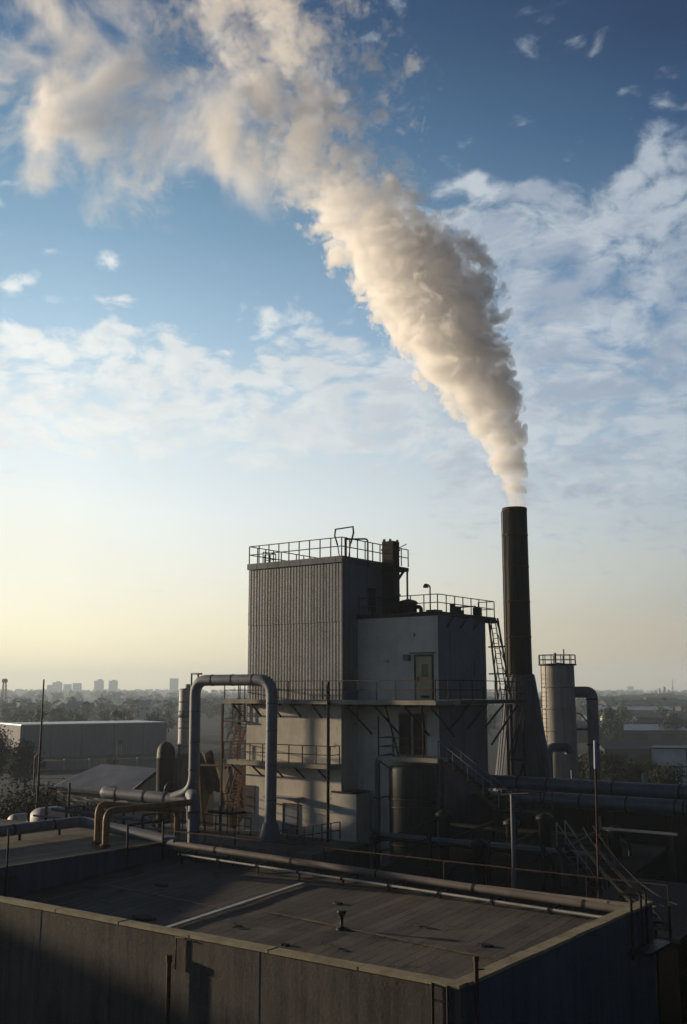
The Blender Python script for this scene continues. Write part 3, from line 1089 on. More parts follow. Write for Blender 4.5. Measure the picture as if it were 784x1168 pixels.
# tan pipes on the wing roof
t2 = empty('tan_pipe', W(6.38, -22.4, 8.6), 'nearer tan bent pipe, the inner of the two rising from the wing roof', 'pipe')
MB().tube([W(6.38, -22.45, 8.55), W(6.38, -22.45, 9.84), W(6.38, -18.3, 9.80)], .125, 12, bend=.36).build('pipe', M_TAN, t2)
MB().lathe(W(6.38, -22.45), [(.2, 8.66), (.2, 8.72), (.13, 8.72)], 12).build('flange', M_RUST, t2)
rs_ = empty('riser_pipe', W(6.38, -18.1, 0), 'upright blue grey riser that the nearer tan pipe runs into', 'pipe')
MB().tube([W(6.38, -18.1, 0), W(6.38, -18.1, 9.9), W(5.7, -17.6, 10.0)], .225, 18, bend=.35).build('pipe', M_GALV, rs_)
m = MB()
for z in (8.7, 9.45):
    m.lathe(W(6.38, -18.1), [(.225, z - .03), (.245, z - .03), (.245, z + .03), (.225, z + .03)], 18)
m.build('joint_band', M_STEEL, rs_)
t1 = empty('tan_pipe', W(5.62, -22.16, 8.6), 'farther tan bent pipe, the outer left one rising from the wing roof', 'pipe')
MB().tube([W(5.62, -22.16, 8.55), W(5.62, -22.16, 10.0), W(4.4, -17.0, 9.30), W(4.4, -17.0, 5.0)], .13, 12, bend=.4).build('pipe', M_TAN, t1)
MB().lathe(W(5.62, -22.16), [(.21, 8.66), (.21, 8.72), (.14, 8.72)], 12).build('flange', M_RUST, t1)

# ------------------------------------------------------------------ foreground building
fb = empty('flat_roofed_building', W(16, -25, 0), 'large flat roofed building in the foreground with cream parapet copings', 'building')


def deck_z(v):
    return 8.0 + 0.058 * (v + 21)


m = MB()
m.prism([W(-8, -30)[:2], W(25, -30)[:2], W(25, -29.75)[:2], W(-8, -29.75)[:2]], 0, 8.46)
m.build('wall', M_FWALL, fb)
m = MB()
for uu in (12.6, 20.0):
    m.gbox(uu - .02, uu + .02, -30.008, -30.001, 0, 8.44)
m.build('panel_joint', M_SHADEWALL, fb)
m = MB().gbox(24.75, 25.0, -29.749, -20.0, 0, 8.46)
m.build('wall', M_SHADEWALL, fb)
MB().gbox(7.0, 24.749, -19.95, -19.75, 0, 8.30).build('parapet', M_FWALL, fb)


def cope(name, u0, u1, v0, v1, z, seed, alongu):
    rng = random.Random(seed)
    mb = MB()
    n = 14
    for i in range(n):
        a, b = i / n, (i + 1) / n - .0012
        j = rng.uniform(-.006, .006)
        hgt = .07 + rng.uniform(-.008, .008)
        if alongu:
            mb.gbox(u0 + (u1 - u0) * a, u0 + (u1 - u0) * b, v0 + j, v1 + j, z, z + hgt)
        else:
            mb.gbox(u0 + j, u1 + j, v0 + (v1 - v0) * a, v0 + (v1 - v0) * b, z, z + hgt)
    return mb.build(name, M_COPE, fb)


cope('coping', -8, 25.03, -30.04, -29.72, 8.462, 3, True)
cope('coping', 24.70, 25.03, -29.70, -20.0, 8.462, 4, False)
cope('coping', 7.2, 25.03, -19.97, -19.73, 8.30, 6, True)

# roof sheets: smooth felt on the left, ribbed boards on the right of the pale seam
m = MB()
m.add([W(7.0, -29.75, deck_z(-29.75)), W(14.2, -29.75, deck_z(-29.75)), W(14.2, -19.95, deck_z(-19.95)), W(7.0, -19.95, deck_z(-19.95)),
       W(7.0, -29.75, 7.0), W(14.2, -29.75, 7.0), W(14.2, -19.95, 7.0), W(7.0, -19.95, 7.0)],
      [[0, 1, 2, 3], [7, 6, 5, 4], [0, 4, 5, 1], [1, 5, 6, 2], [2, 6, 7, 3], [3, 7, 4, 0]])
m.build('felt_roof', M_FELT, fb)
m = MB()
m.sheet([[W(14.2 + 10.55 * j / 16, -29.75 + 9.8 * s / 10, deck_z(-29.75 + 9.8 * s / 10) + .016 * mnoise.noise((j * .7, s * .6, 3))) for j in range(17)] for s in range(11)])
m.build('boarded_roof', M_DECK, fb)
m = MB()
m.beam(W(14.2, -29.72, deck_z(-29.72) + .06), W(14.2, -21.2, deck_z(-21.2) + .06), .16, .05)
m.build('seam_strip', M_PALEP, fb)
rng = random.Random(9)
m = MB()
for (a, b, r) in ((12.9, -27.6, .34), (12.72, -26.5, .26), (19.6, -27.9, .22), (19.9, -27.3, .13), (17.9, -26.6, .09), (22.3, -24.2, .12), (10.2, -23.4, .16), (16.6, -22.6, .10)):
    ring = []
    for i in range(14):
        an = i / 14 * 2 * math.pi
        q = r * (1 + .35 * mnoise.noise((math.cos(an) * 1.4 + a, math.sin(an) * 1.4, 1)))
        ring.append((a + q * 1.5 * math.cos(an), b + q * .8 * math.sin(an)))
    nb = len(m.v)
    m.add([W(p, q, deck_z(q) + .05) for p, q in ring] + [W(a + (p - a) * 1.12, b + (q - b) * 1.12, deck_z(q) + .0) for p, q in ring],
          [list(range(14))] + [[i, 14 + i, 14 + (i + 1) % 14, (i + 1) % 14] for i in range(14)])
m.build('tar_patch', M_TAR, fb)
m = MB()
for s in range(5):
    a, b = rng.uniform(15, 23), rng.uniform(-28.5, -22)
    pts = []
    for i in range(9):
        pts.append(W(a, b, deck_z(b) + .034))
        a += rng.uniform(-.1, .35)
        b += rng.uniform(-.12, .10)
    m.tube(pts, .016, 4)
m.build('cable', M_TAR, fb)
m = MB()
m.beam(W(15.2, -24.3, deck_z(-24.3) + .035), W(24.2, -25.2, deck_z(-25.2) + .035), .12, .012)
m.beam(W(8.2, -24.2, deck_z(-24.2) + .012), W(13.9, -24.6, deck_z(-24.6) + .012), .10, .012)
m.build('lap_joint', M_WINGR, fb)
vc = W(18.3, -24.7)
zb = deck_z(-24.7)
MB().lathe(vc, [(.16, zb), (.14, zb + .05), (.045, zb + .07), (.045, zb + .30), (.12, zb + .42), (.13, zb + .47), (.0, zb + .46)], 14).build('roof_vent', M_STEEL, fb)
# wing on the left, higher
m = MB().gbox(-14, 7.0, -29.749, -19.5, 0, 8.56)
wg = m.build('wing', M_SHADEWALL, fb)
m = MB().gbox(-14.04, 7.04, -29.7, -19.45, 8.562, 8.61)
m.build('boarded_roof', M_WINGR, wg)
m = MB().gbox(7.002, 7.02, -27.4, -27.0, 7.75, 8.35)
m.gbox(7.002, 7.03, -26.85, -26.55, 7.8, 8.3)
m.build('wall_hatch', M_FWALL, wg)
# standing frame where the wing meets the roof
m = MB()
for a, b in ((7.1, -22.1), (7.1, -20.4)):
    m.tube([W(a, b, deck_z(b)), W(a, b, 9.4)], .04, 8)
m.tube([W(7.1, -22.1, 9.38), W(7.1, -20.4, 9.38)], .04, 8)
m.tube([W(7.1, -22.1, 8.55), W(7.1, -20.4, 8.55)], .03, 8)
m.tube([W(7.1, -20.4, 9.2), W(6.6, -19.8, 9.0)], .03, 8)
m.build('guard_frame', M_STEEL, fb)
# pipes on the front wall
m = MB()
m.tube([W(17.42, -30.14, 0), W(17.42, -30.14, 7.92)], .055, 10)
m.tube([W(17.42, -30.14, 7.90), W(17.42, -30.14, 8.05)], .075, 10)
m.tube([W(17.55, -30.06, 7.75), W(17.55, -30.06, 8.44), W(17.85, -30.06, 8.44)], .018, 6)
m.build('wall_pipe', M_RUST, fb)
m = MB()
for a in (24.42, 24.76):
    m.tube([W(a, -30.06, 0), W(a, -30.06, 8.5)], .03, 8)
m.tube([W(24.42, -30.06, 8.2), W(24.76, -30.06, 8.2)], .02, 6)
m.build('conduit', M_STEEL, fb)
m = MB()
m.tube([W(25.12, -29.6, 5.5), W(25.12, -29.6, 8.92)], .045, 8)
m.tube([W(25.12, -29.6, 8.92), W(25.12, -29.6, 9.0)], .06, 8)
m.tube([W(25.12, -29.6, 8.75), W(25.12, -29.3, 8.70)], .015, 6)
m.build('antenna_post', M_RUST, fb)
m = MB()
for a, b in ((25.1, -21.7), (25.1, -21.05), (25.1, -20.7)):
    m.tube([W(a, b, 7.4), W(a, b, 8.95), W(a - .35, b, 8.95)], .035, 8, bend=.15)
m.gbox(25.02, 25.55, -21.8, -20.1, 7.55, 7.62)
m.beam(W(25.5, -20.15, 7.6), W(25.5, -20.15, 8.5), .05)
m.build('roof_ladder', M_STEEL, fb)
m = MB()
railing(m, [W(6.9, -19.62, 8.37 - .08), W(25.3, -19.62, 8.29)], .62, 2.3, .032, (1.0,))
m.build('handrail', M_RUST, fb)

# rooftop pipes
rp = empty('roof_pipe', W(16, -20.3, 8.1), 'long brown lagged pipe running along the rear edge of the flat roof', 'pipe')
MB().tube([W(7.25, -20.3, 8.60), W(16, -20.3, 8.44), W(24.9, -20.3, 8.27)], .108, 14).build('pipe', M_BROWNP, rp)
m = MB()
for i in range(10):
    a = 8.4 + i * 1.75
    zt = 8.60 - .0185 * (a - 7.25)
    zd = deck_z(-20.6)
    m.beam(W(a, -20.7, zd), W(a, -20.7, zt - .2), .05)
    m.beam(W(a, -20.7, zt - .22), W(a + .1, -20.22, zt - .12), .045)
    m.beam(W(a + .1, -20.1, zd), W(a + .1, -20.1, zt + .02), .04)
m.build('bracket', M_STEEL, rp)
m = MB()
for i in range(5):
    a = 9.6 + i * 3.4
    zt = 8.60 - .0185 * (a - 7.25)
    m.tube([W(a - .03, -20.3, zt), W(a + .03, -20.3, zt)], .118, 14)
m.build('joint_band', M_STACK, rp)
tp = empty('thin_roof_pipe', W(16, -20.75, 8.2), 'thin pale conduit below the brown lagged pipe on the flat roof', 'pipe')
MB().tube([W(8.3, -20.8, 8.36), W(24.55, -20.8, 8.12)], .038, 8).build('pipe', M_PALEP, tp)
m = MB()
for i in range(9):
    a = 8.42 + i * 1.75
    m.tube([W(a - .04, -20.8, 8.36 - .0148 * (a - 8.3)), W(a + .04, -20.8, 8.36 - .0148 * (a - 8.3))], .055, 8)
m.build('clip', M_STEEL, tp)
gp = empty('wing_pipe', W(2.5, -22, 8.6), 'dark grey lagged pipe along the back of the boarded wing roof', 'pipe')
MB().tube([W(2.4, -29.0, 9.02), W(2.4, -20.2, 9.0), W(7.6, -20.2, 8.64)], .20, 14, bend=.35).build('pipe', M_GALV, gp)
m = MB()
for b in (-28, -25.6, -23.4, -21.6):
    m.tube([W(2.4, b - .04, 9.01), W(2.4, b + .04, 9.01)], .215, 14)
    m.beam(W(2.4, b + .3, 8.6), W(2.4, b + .3, 8.85), .12)
m.build('saddle', M_STEEL, gp)
wp = empty('wing_post', W(6.8, -27.0, 8.6), 'slender dark post at the near end of the wing roof edge', 'post')
MB().tube([W(7.06, -27.0, 7.6), W(7.06, -27.0, 9.75)], .032, 8).build('shaft', M_STEEL, wp)
# ------------------------------------------------------------------ chimney
ch = empty('chimney', (CHX, CHY, 0), 'tall dark round chimney with a flared grey foot giving off smoke', 'chimney')
MB().lathe((CHX, CHY), [(.90, 15.1), (.875, 20), (.85, 26.5), (.72, 26.5), (.72, 24.5)], 40).build('shaft', M_STACK, ch)
MB().lathe((CHX + .12, CHY), [(2.95, 0), (2.42, 4.2), (1.92, 8.2), (1.38, 12.0), (1.0, 14.6), (.905, 15.1)], 40).build('flared_base', M_BASE, ch)
m = MB()
for z in (26.35, 24.6, 22.4, 20.0, 17.6, 15.1):
    r = .905 - (z - 15.1) * .0046
    m.lathe((CHX, CHY), [(r - .03, z - .06), (r + .02, z - .05), (r + .02, z + .05), (r - .03, z + .06)], 40)
m.build('flange', M_RUST, ch)
m = MB()
a = R(205)
for s in (-.12, .12):
    q = Vector((CHX + 1.0 * math.cos(a) + s * math.sin(a), CHY + 1.0 * math.sin(a) - s * math.cos(a), 0))
    q2 = Vector((CHX + .12 + 2.3 * math.cos(a) + s * math.sin(a), CHY + 2.3 * math.sin(a) - s * math.cos(a), 6))
    m.beam(q2, q + ZD * 14.9, .04)
    m.beam(q + ZD * 14.9, q + ZD * 26.2, .04)
m.build('rung_rail', M_STEEL, ch)

# ------------------------------------------------------------------ silo with side duct
SX, SY = 17.1, 85.0
si = empty('silo', (SX, SY, 0), 'round storage silo with a railed top, sunlit on its left edge', 'silo')
m = MB()
m.lathe((SX, SY), [(0, 16.25), (1.28, 16.05), (1.31, 15.9), (1.32, 12.6), (1.34, 12.55), (1.34, 9.4), (1.36, 9.36), (1.36, 7.5), (1.36, 0)], 40)
m.build('shell', M_SILO, si)
m = MB()
for z in (14.3, 12.6, 10.9, 9.4, 7.6):
    m.lathe((SX, SY), [(1.33, z - .05), (1.375, z - .03), (1.375, z + .03), (1.33, z + .05)], 40)
m.build('weld_band', M_SILO, si)
m = MB()
m.lathe((SX, SY), [(1.30, 16.0), (1.50, 16.0), (1.50, 16.12), (1.30, 16.12)], 32)
pts = [Vector((SX + 1.46 * math.cos(i / 12 * 2 * math.pi), SY + 1.46 * math.sin(i / 12 * 2 * math.pi), 16.1)) for i in range(13)]
railing(m, pts, .72, 2, .05, (1.0, .5))
m.tube([(SX + .55, SY, 16), (SX + .55, SY, 17.3)], .05, 8)
m.tube([(SX - .15, SY, 16), (SX - .15, SY, 17.0)], .09, 8)
m.build('top_railing', M_STEEL, si)
m = MB()
for z in range(40):
    zz = 2 + z * .34
    m.beam((SX - 1.42, SY - .55, zz), (SX - 1.2, SY - .75, zz), .03)
m.tube([(SX - 1.42, SY - .55, 1), (SX - 1.42, SY - .55, 16)], .03, 6)
m.build('ladder', M_RUST, si)
sdt = empty('silo_duct', (SX + 2.7, SY, 0), 'dark elbowed duct standing at the right of the sunlit silo', 'duct')
MB().tube([(SX + 1.2, SY, 13.9), (SX + 2.68, SY, 13.9), (SX + 2.62, SY, 0)], .45, 18, bend=.5).build('pipe', M_GALV, sdt)
m = MB()
m.lathe((SX + 2.63, SY), [(.45, 9.75), (.52, 9.75), (.52, 9.9), (.45, 9.9)], 18)
m.lathe((SX + 2.63, SY), [(.45, 13.3), (.49, 13.3), (.49, 13.4), (.45, 13.4)], 18)
m.tube([(SX + 1.3, SY, 11.0), (SX + 2.3, SY, 11.0)], .07, 8)
m.tube([(SX + 1.3, SY, 12.3), (SX + 1.7, SY, 12.2), (SX + 2.3, SY, 11.5)], .05, 8)
m.build('brace', M_STEEL, sdt)
# small blue pump and its pipes before the silo
pu = empty('blue_vessel', (16.0, 80, 0), 'small blue grey vessel with a domed bent top before the silo', 'vessel')
MB().tube([(15.2, 80, 2), (15.2, 80, 9.85), (16.7, 80, 9.9), (16.75, 80, 9.4)], .33, 16, bend=.5).build('pipe', M_BLUEP, pu)
m = MB()
m.tube([(13.8, 80, 9.15), (15.0, 80, 9.2)], .09, 8)
m.tube([(14.2, 80, 7.5), (16.4, 80, 7.6)], .08, 8)
m.tube([(12.4, 78, 5.7), (14.8, 79, 6.4), (17.0, 79.5, 6.6)], .09, 8)
m.tube([(16.9, 80, 3), (16.9, 80, 8.2)], .08, 8)
m.build('branch_pipe', M_GALV, pu)
ro = empty('round_drum', (17.4, 79, 0), 'dark round drum at the foot of the silo behind the big pipes', 'drum')
MB().tube([(16.9, 78, 6.2), (17.9, 79.6, 6.2)], .75, 24).build('shell', M_STACK, ro)
m = MB()
for q in ((17.0, 78.2), (17.7, 79.3)):
    m.box((q[0], q[1], 2.75), (.35, .1, 2.75))
m.build('cradle', M_STEEL, ro)

# ------------------------------------------------------------------ the two big pipes on the right
q1 = empty('pipeline', W(16, 4, 0), 'upper dark grey pipeline crossing to the right past the chimney foot', 'pipeline')
MB().tube([W(6.9, 4, 9.14), W(34, 4, 9.10)], .36, 20).build('pipe', M_BLUEP, q1)
m = MB()
for a in (8.9, 10.6, 14.2, 17.6, 21, 25):
    m.tube([W(a - .05, 4, 9.13), W(a + .05, 4, 9.13)], .385, 20)
m.build('joint_band', M_STEEL, q1)
m = MB()
for a in (8, 12.5, 17, 21.5, 26, 31):
    m.beam(W(a, 4, 0.05), W(a, 4, 8.76), .22)
m.build('stanchion', M_STEEL, q1)
q2 = empty('pipeline', W(16, 2.5, 0), 'lower dark grey pipeline in front of and below the other one', 'pipeline')
MB().tube([W(9.4, 2.5, 8.56), W(34, 2.5, 8.54)], .38, 20).build('pipe', M_BLUEP, q2)
m = MB()
for a in (11.2, 13.1, 15.5, 17.9, 18.3, 22, 26):
    m.tube([W(a - .045, 2.5, 8.55), W(a + .045, 2.5, 8.55)], .405, 20)
m.build('joint_band', M_STEEL, q2)
m = MB()
for a in (10.2, 14.6, 19, 23.5, 28):
    m.beam(W(a, 2.5, 0.05), W(a, 2.5, 8.17), .2)
m.build('stanchion', M_STEEL, q2)

sp = empty('standpipe', W(16.8, -12, 0), 'pale grey standpipe rising behind the flat roof right of the stair', 'pipe')
MB().tube([W(16.8, -12, 0), W(16.8, -12, 10.2)], .085, 10).build('pipe', M_GALV, sp)
MB().tube([W(16.3, -11.9, 10.15), W(16.8, -12, 10.22), W(17.6, -12.2, 10.3)], .03, 6).build('arm', M_STEEL, sp)
mp = empty('pole', W(21.35, -15, 0), 'thin rusty pole with a pale blue sleeve at its top', 'pole')
MB().tube([W(21.25, -15, 0), W(21.42, -15, 11.8)], .034, 8).build('shaft', M_RUST, mp)
MB().tube([W(21.42, -15, 11.5), W(21.44, -15, 12.4)], .055, 12).build('sleeve', grimy('blue_sleeve', (.26, .30, .42), (.18, .21, .30), .5, 1, .3, 0, .04), mp)
MB().tube([W(21.2, -15, 11.4), W(21.24, -15, 11.62), W(21.42, -15, 11.66)], .02, 6).build('hook', M_STEEL, mp)

# dark yard structures on the right
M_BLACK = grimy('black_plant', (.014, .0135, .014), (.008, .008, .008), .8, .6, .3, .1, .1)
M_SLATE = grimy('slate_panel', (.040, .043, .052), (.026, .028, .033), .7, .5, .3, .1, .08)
ys = empty('dark_filler_shed', W(12, -3, 0), 'low black shed added to darken the yard behind the flat roof', 'shed')  # added black mass that turns this part of the yard dark
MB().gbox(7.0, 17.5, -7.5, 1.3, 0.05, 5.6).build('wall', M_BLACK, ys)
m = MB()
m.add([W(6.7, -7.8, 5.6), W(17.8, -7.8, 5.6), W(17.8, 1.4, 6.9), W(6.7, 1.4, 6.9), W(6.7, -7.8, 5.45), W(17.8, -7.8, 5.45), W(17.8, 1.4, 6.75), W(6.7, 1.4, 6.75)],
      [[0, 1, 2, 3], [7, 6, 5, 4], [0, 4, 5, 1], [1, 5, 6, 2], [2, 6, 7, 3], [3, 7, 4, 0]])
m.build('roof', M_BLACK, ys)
m = MB()
for (a, b, h) in ((9, -4.0, 1.5), (11.5, -2, 1.1), (14.2, -4, 1.7), (16.2, -1, 1.0), (12.6, -7.1, .8)):
    m.lathe(W(a, b), [(.28, 5.6), (.28, 6.6 + h), (.40, 6.65 + h), (.40, 6.8 + h), (0, 7.0 + h)], 14)
m.build('roof_vent', M_STEEL, ys)
s2 = empty('blue_roof_shed', W(21, -11, 0), 'shed with a sloping slate blue roof panel beyond the right roof corner', 'shed')
m = MB()
m.add([W(19.2, -13.5, 6.2), W(23.4, -13.5, 6.2), W(23.4, -7.5, 6.9), W(19.2, -7.5, 6.9), W(19.2, -13.5, 6.05), W(23.4, -13.5, 6.05), W(23.4, -7.5, 6.75), W(19.2, -7.5, 6.75)],
      [[0, 1, 2, 3], [7, 6, 5, 4], [0, 4, 5, 1], [1, 5, 6, 2], [2, 6, 7, 3], [3, 7, 4, 0]])
m.build('roof', grimy('dark_slate', (.020, .022, .028), (.013, .014, .018), .75, .5, .3, 0, .1), s2)
m = MB()
m.gbox(19.5, 23.2, -13.2, -7.7, 0.05, 6.04)
m.build('wall', M_BLACK, s2)
bm_ = empty('pale_beam', W(19.8, -7.2, 0), 'pale horizontal steel beam lying above the slate blue shed roof', 'beam')
MB().beam(W(18.3, -7.3, 8.62), W(21.3, -7.3, 8.62), .07, .09).build('flange', M_GALV, bm_)
m = MB()
for a in (18.5, 21.1):
    m.beam(W(a, -7.3, .05), W(a, -7.3, 8.54), .12)
m.build('leg', M_STEEL, bm_)
pb = empty('pipe_bridge', W(13, -4, 0), 'black steel bridge of small pipes above the added low black shed', 'pipe rack')
rng = random.Random(31)
m = MB()
for i, (vv, zz, r_) in enumerate(((-6.0, 7.2, .11), (-5.5, 7.25, .16), (-5.0, 7.15, .08), (-1.0, 7.35, .13), (-.5, 7.3, .09), (-3.2, 6.9, .12))):
    m = MB().tube([W(6.2 + i * .3, vv, zz), W(15.5 + i * .3, vv, zz), W(15.5 + i * .3, vv, 3.0)], r_, 10, bend=.4)
    m.build('pipe', M_BLUEP if i in (1, 5) else M_STEEL, pb)
m = MB()
for uu in (6.6, 9.6, 12.6, 15.2):
    m.beam(W(uu, -6.3, 0.05), W(uu, -6.3, 7.6), .14)
    m.beam(W(uu, -.2, 0.05), W(uu, -.2, 8.2), .14)
    m.beam(W(uu, -6.3, 7.0), W(uu, -.2, 7.6), .1)
for q in (-6.3, -.2):
    for uu in (6.6, 9.6, 12.6):
        m.beam(W(uu, q, 5.4), W(uu + 2.8, q, 7.4), .06)
m.build('frame', M_STEEL, pb)
ys2 = empty('inclined_stair', W(17.5, -5, 0), 'steep black stair beside the pipe bridge and the slate blue shed', 'stairs')
m = MB()
flight(m, W(18.6, -6.0, 4.2), W(15.9, -6.0, 7.6), .8, 15, VD)
m.build('flight', M_STEEL, ys2)
m = MB()
for q in (-6.42, -5.58):
    m.beam(W(18.6, q, 5.2), W(15.9, q, 8.6), .045)
    for i in range(4):
        a = i / 3
        m.beam(W(18.6 - 2.7 * a, q, 4.2 + 3.4 * a), W(18.6 - 2.7 * a, q, 5.2 + 3.4 * a), .045)
m.build('handrail', M_GALV, ys2)
MB().beam(W(18.5, -6.0, .05), W(18.5, -6.0, 4.2), .16).build('post', M_STEEL, ys2)
cv = empty('conveyor', W(21, -13, 0), 'dark inclined conveyor with black cables sloping down to the right', 'conveyor')
m = MB()
for o in (-.28, .28):
    m.beam(W(18.5 + o, -9.2, 8.2), W(23.6 + o, -15.6, 6.9), .06, .14)
m.build('frame', M_BLACK, cv)
m = MB()
for i in range(15):
    s = i / 14
    m.beam(W(18.5 - .28, -9.2, 8.2).lerp(W(23.6 - .28, -15.6, 6.9), s), W(18.5 + .28, -9.2, 8.2).lerp(W(23.6 + .28, -15.6, 6.9), s), .06)
m.build('roller', M_BLACK, cv)
m = MB()
for j, o in enumerate((-.45, 0, .4)):
    pts = []
    for i in range(13):
        s = i / 12
        pts.append(W(18.2 + o, -8.9, 8.7 + .1 * j).lerp(W(23.8 + o, -15.8, 7.5 + .1 * j), s) + ZD * (-.45 * 4 * s * (1 - s)))
    m.tube(pts, .03, 6)
m.build('cable', M_TAR, cv)
m = MB()
for s in (.15, .5, .9):
    p = W(18.5, -9.2, 8.1).lerp(W(23.6, -15.6, 6.8), s)
    m.beam(Vector((p.x, p.y, .05)), p, .16)
m.build('leg', M_BLACK, cv)
db = empty('dark_block', W(27, -11, 0), 'black windowless block at the right edge behind the roof ladder', 'building')
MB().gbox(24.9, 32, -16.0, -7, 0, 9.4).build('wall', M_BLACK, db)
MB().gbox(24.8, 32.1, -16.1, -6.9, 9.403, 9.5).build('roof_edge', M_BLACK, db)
wv = empty('vent_stub', W(15.07, 6, 0), 'short pale vent pipe with a cap right of the trees', 'pipe')
MB().lathe(W(15.07, 6), [(.13, 0), (.13, 9.5), (.0, 9.55)], 12).build('pipe', M_PALEP, wv)
MB().lathe(W(15.07, 6), [(.19, 9.4), (.19, 9.72), (.14, 9.8), (0, 9.82)], 12).build('cap', M_CONC, wv)
pr = empty('dark_filler_block', W(12, 7, 0), 'long black block added to keep the space behind the two pipelines dark', 'building')  # added black mass hiding the chimney's sunlit foot
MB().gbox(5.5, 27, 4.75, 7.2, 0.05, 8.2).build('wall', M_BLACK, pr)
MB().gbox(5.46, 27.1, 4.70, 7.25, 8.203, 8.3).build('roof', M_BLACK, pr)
for a in (9.5, 13.0, 17.5, 22.0):
    MB().gbox(a, a + 1.4, 4.71, 4.747, 4.2, 6.0).build('window', M_GLASS, pr)
# white panelled shed right
ws = empty('panel_shed', (48, 141, 0), 'white steel panelled shed behind the pipelines at the right edge', 'shed')
m = MB()
m.prism([(39.9, 140), (50, 136.5), (52, 142), (42, 145.5)], 2.0, 6.6)
m.build('panel_wall', grimy('white_panels', (.50, .52, .56), (.36, .38, .42), .6, .5, .4, 0, .06), ws)
m = MB()
m.prism([(39.8, 139.9), (50.1, 136.3), (52.1, 142.1), (42, 145.7)], 6.603, 6.75)
for s in (.0, .42, .84):
    p = Vector((39.9, 139.95, 0)).lerp(Vector((50, 136.45, 0)), s)
    m.beam(p + ZD * 0.1, p + ZD * 6.6, .13)
for z in (4.4, 2.0):
    m.beam(Vector((39.9, 139.93, z)), Vector((50, 136.43, z)), .12)
m.build('frame', M_STEEL, ws)
m = MB()
m.prism([(42.0, 138.3), (44.5, 137.5), (44.8, 138.5), (42.3, 139.3)], 0, 2.2)
m.tube([(46, 137.6, 0), (46, 137.6, 2.4), (46.4, 137.5, 2.7)], .3, 10)
m.build('equipment', M_BLACK, ws)

# ------------------------------------------------------------------ left yard
tsd = empty('tin_roofed_shed', W(-37, 16, 0), 'shed with a pale ribbed tin roof left of the duct', 'shed')
RA, RB, EA, EB = W(-40.69, 18, 7.37), W(-33.0, 18, 7.30), W(-42.6, 14, 5.55), W(-32.5, 14, 5.55)
prof = []
n = 22
g0, g1 = [], []
for i in range(n):
    for f, dd in ((0, 0), (.55, 0), (.68, .08), (.87, .08)):
        s = (i + f) / n
        g0.append(EA.lerp(EB, s) + ZD * dd)
        g1.append(RA.lerp(RB, s) + ZD * dd)
MB().sheet([g0, g1]).build('roof', M_TIN, tsd)
m = MB()
m.add([RA, RB, W(-32.6, 22.5, 5.6), W(-42.6, 22.5, 5.6)], [[0, 1, 2, 3]])
m.beam(EA - ZD * .14, EB - ZD * .14, .12, .24)
m.beam(EB - ZD * .1, RB - ZD * .1, .1, .16)
m.build('roof', M_BLACK, tsd)
m = MB()
m.prism([W(-42.2, 14.4)[:2], W(-33.0, 14.4)[:2], W(-33.2, 22)[:2], W(-42.2, 22)[:2]], 0, 5.3)
m.add([W(-33.0, 14.4, 5.3), W(-33.2, 22, 5.3), W(-33.2, 18, 7.2)], [[0, 1, 2]])
m.build('wall', grimy('shed_wall', (.25, .24, .22), (.15, .145, .135), .9, .4, .5, 0, .1), tsd)
m = MB()
for uu in (-36.2, -34.8):
    m.gbox(uu, uu + .9, 14.34, 14.395, 0, 2.6)
m.build('doorway', M_BLACK, tsd)
MB().tube([W(-37.6, 12, 0), W(-37.6, 12, 5.3), W(-37.6, 12, 6.3)], .11, 8).build('downpipe', M_STEEL, tsd)
dt = empty('domed_tank', W(-22, 8, 0), 'dark upright tank with a domed top left of the big duct', 'tank')
c = W(-22, 8)
MB().lathe(c, [(0, 10.3), (.25, 10.27), (.46, 10.12), (.62, 9.85), (.68, 9.5), (.68, 9.2), (.70, 9.18), (.70, 9.1), (.68, 9.08), (.68, 0)], 28).build('shell', M_TANK, dt)
MB().tube([c + Vector((.2, -.65, 5.6)), c + Vector((.2, -1.0, 7.1)), c + Vector((.45, -1.0, 7.4)), c + Vector((.7, -.9, 7.2)), c + Vector((.7, -.9, 4))], .14, 10, bend=.25).build('branch_pipe', M_STEEL, dt)
bs = empty('banded_stack', W(-20.9, 9, 0), 'pale banded cylinder stack with a small cap behind the domed tank', 'tank')
c = W(-20.9, 9)
MB().lathe(c, [(.66, 9.2), (.66, 14.0), (.60, 14.15), (.2, 14.2), (.2, 14.42), (.14, 14.5), (0, 14.5)], 28).build('shell', grimy('stack_lagging', (.26, .26, .26), (.17, .17, .175), .6, .8, .5, .1, .06), bs)
m = MB()
for z in (10.0, 11.3, 13.2):
    m.lathe(c, [(.655, z - .05), (.70, z - .04), (.70, z + .04), (.655, z + .05)], 28)
m.lathe(c, [(.66, 12.05), (.685, 12.05), (.685, 12.55), (.66, 12.55)], 28)
m.lathe(c, [(.66, 9.2), (.72, 9.2), (.72, 9.45), (.66, 9.45)], 28)
m.build('band', M_GALV, bs)
MB().gbox(-21.7, -19.2, 8.2, 10.2, 0, 9.15).build('plinth', grimy('plinth', (.20, .17, .13), (.12, .10, .08), .85, .7, .4, 0, .1), bs)
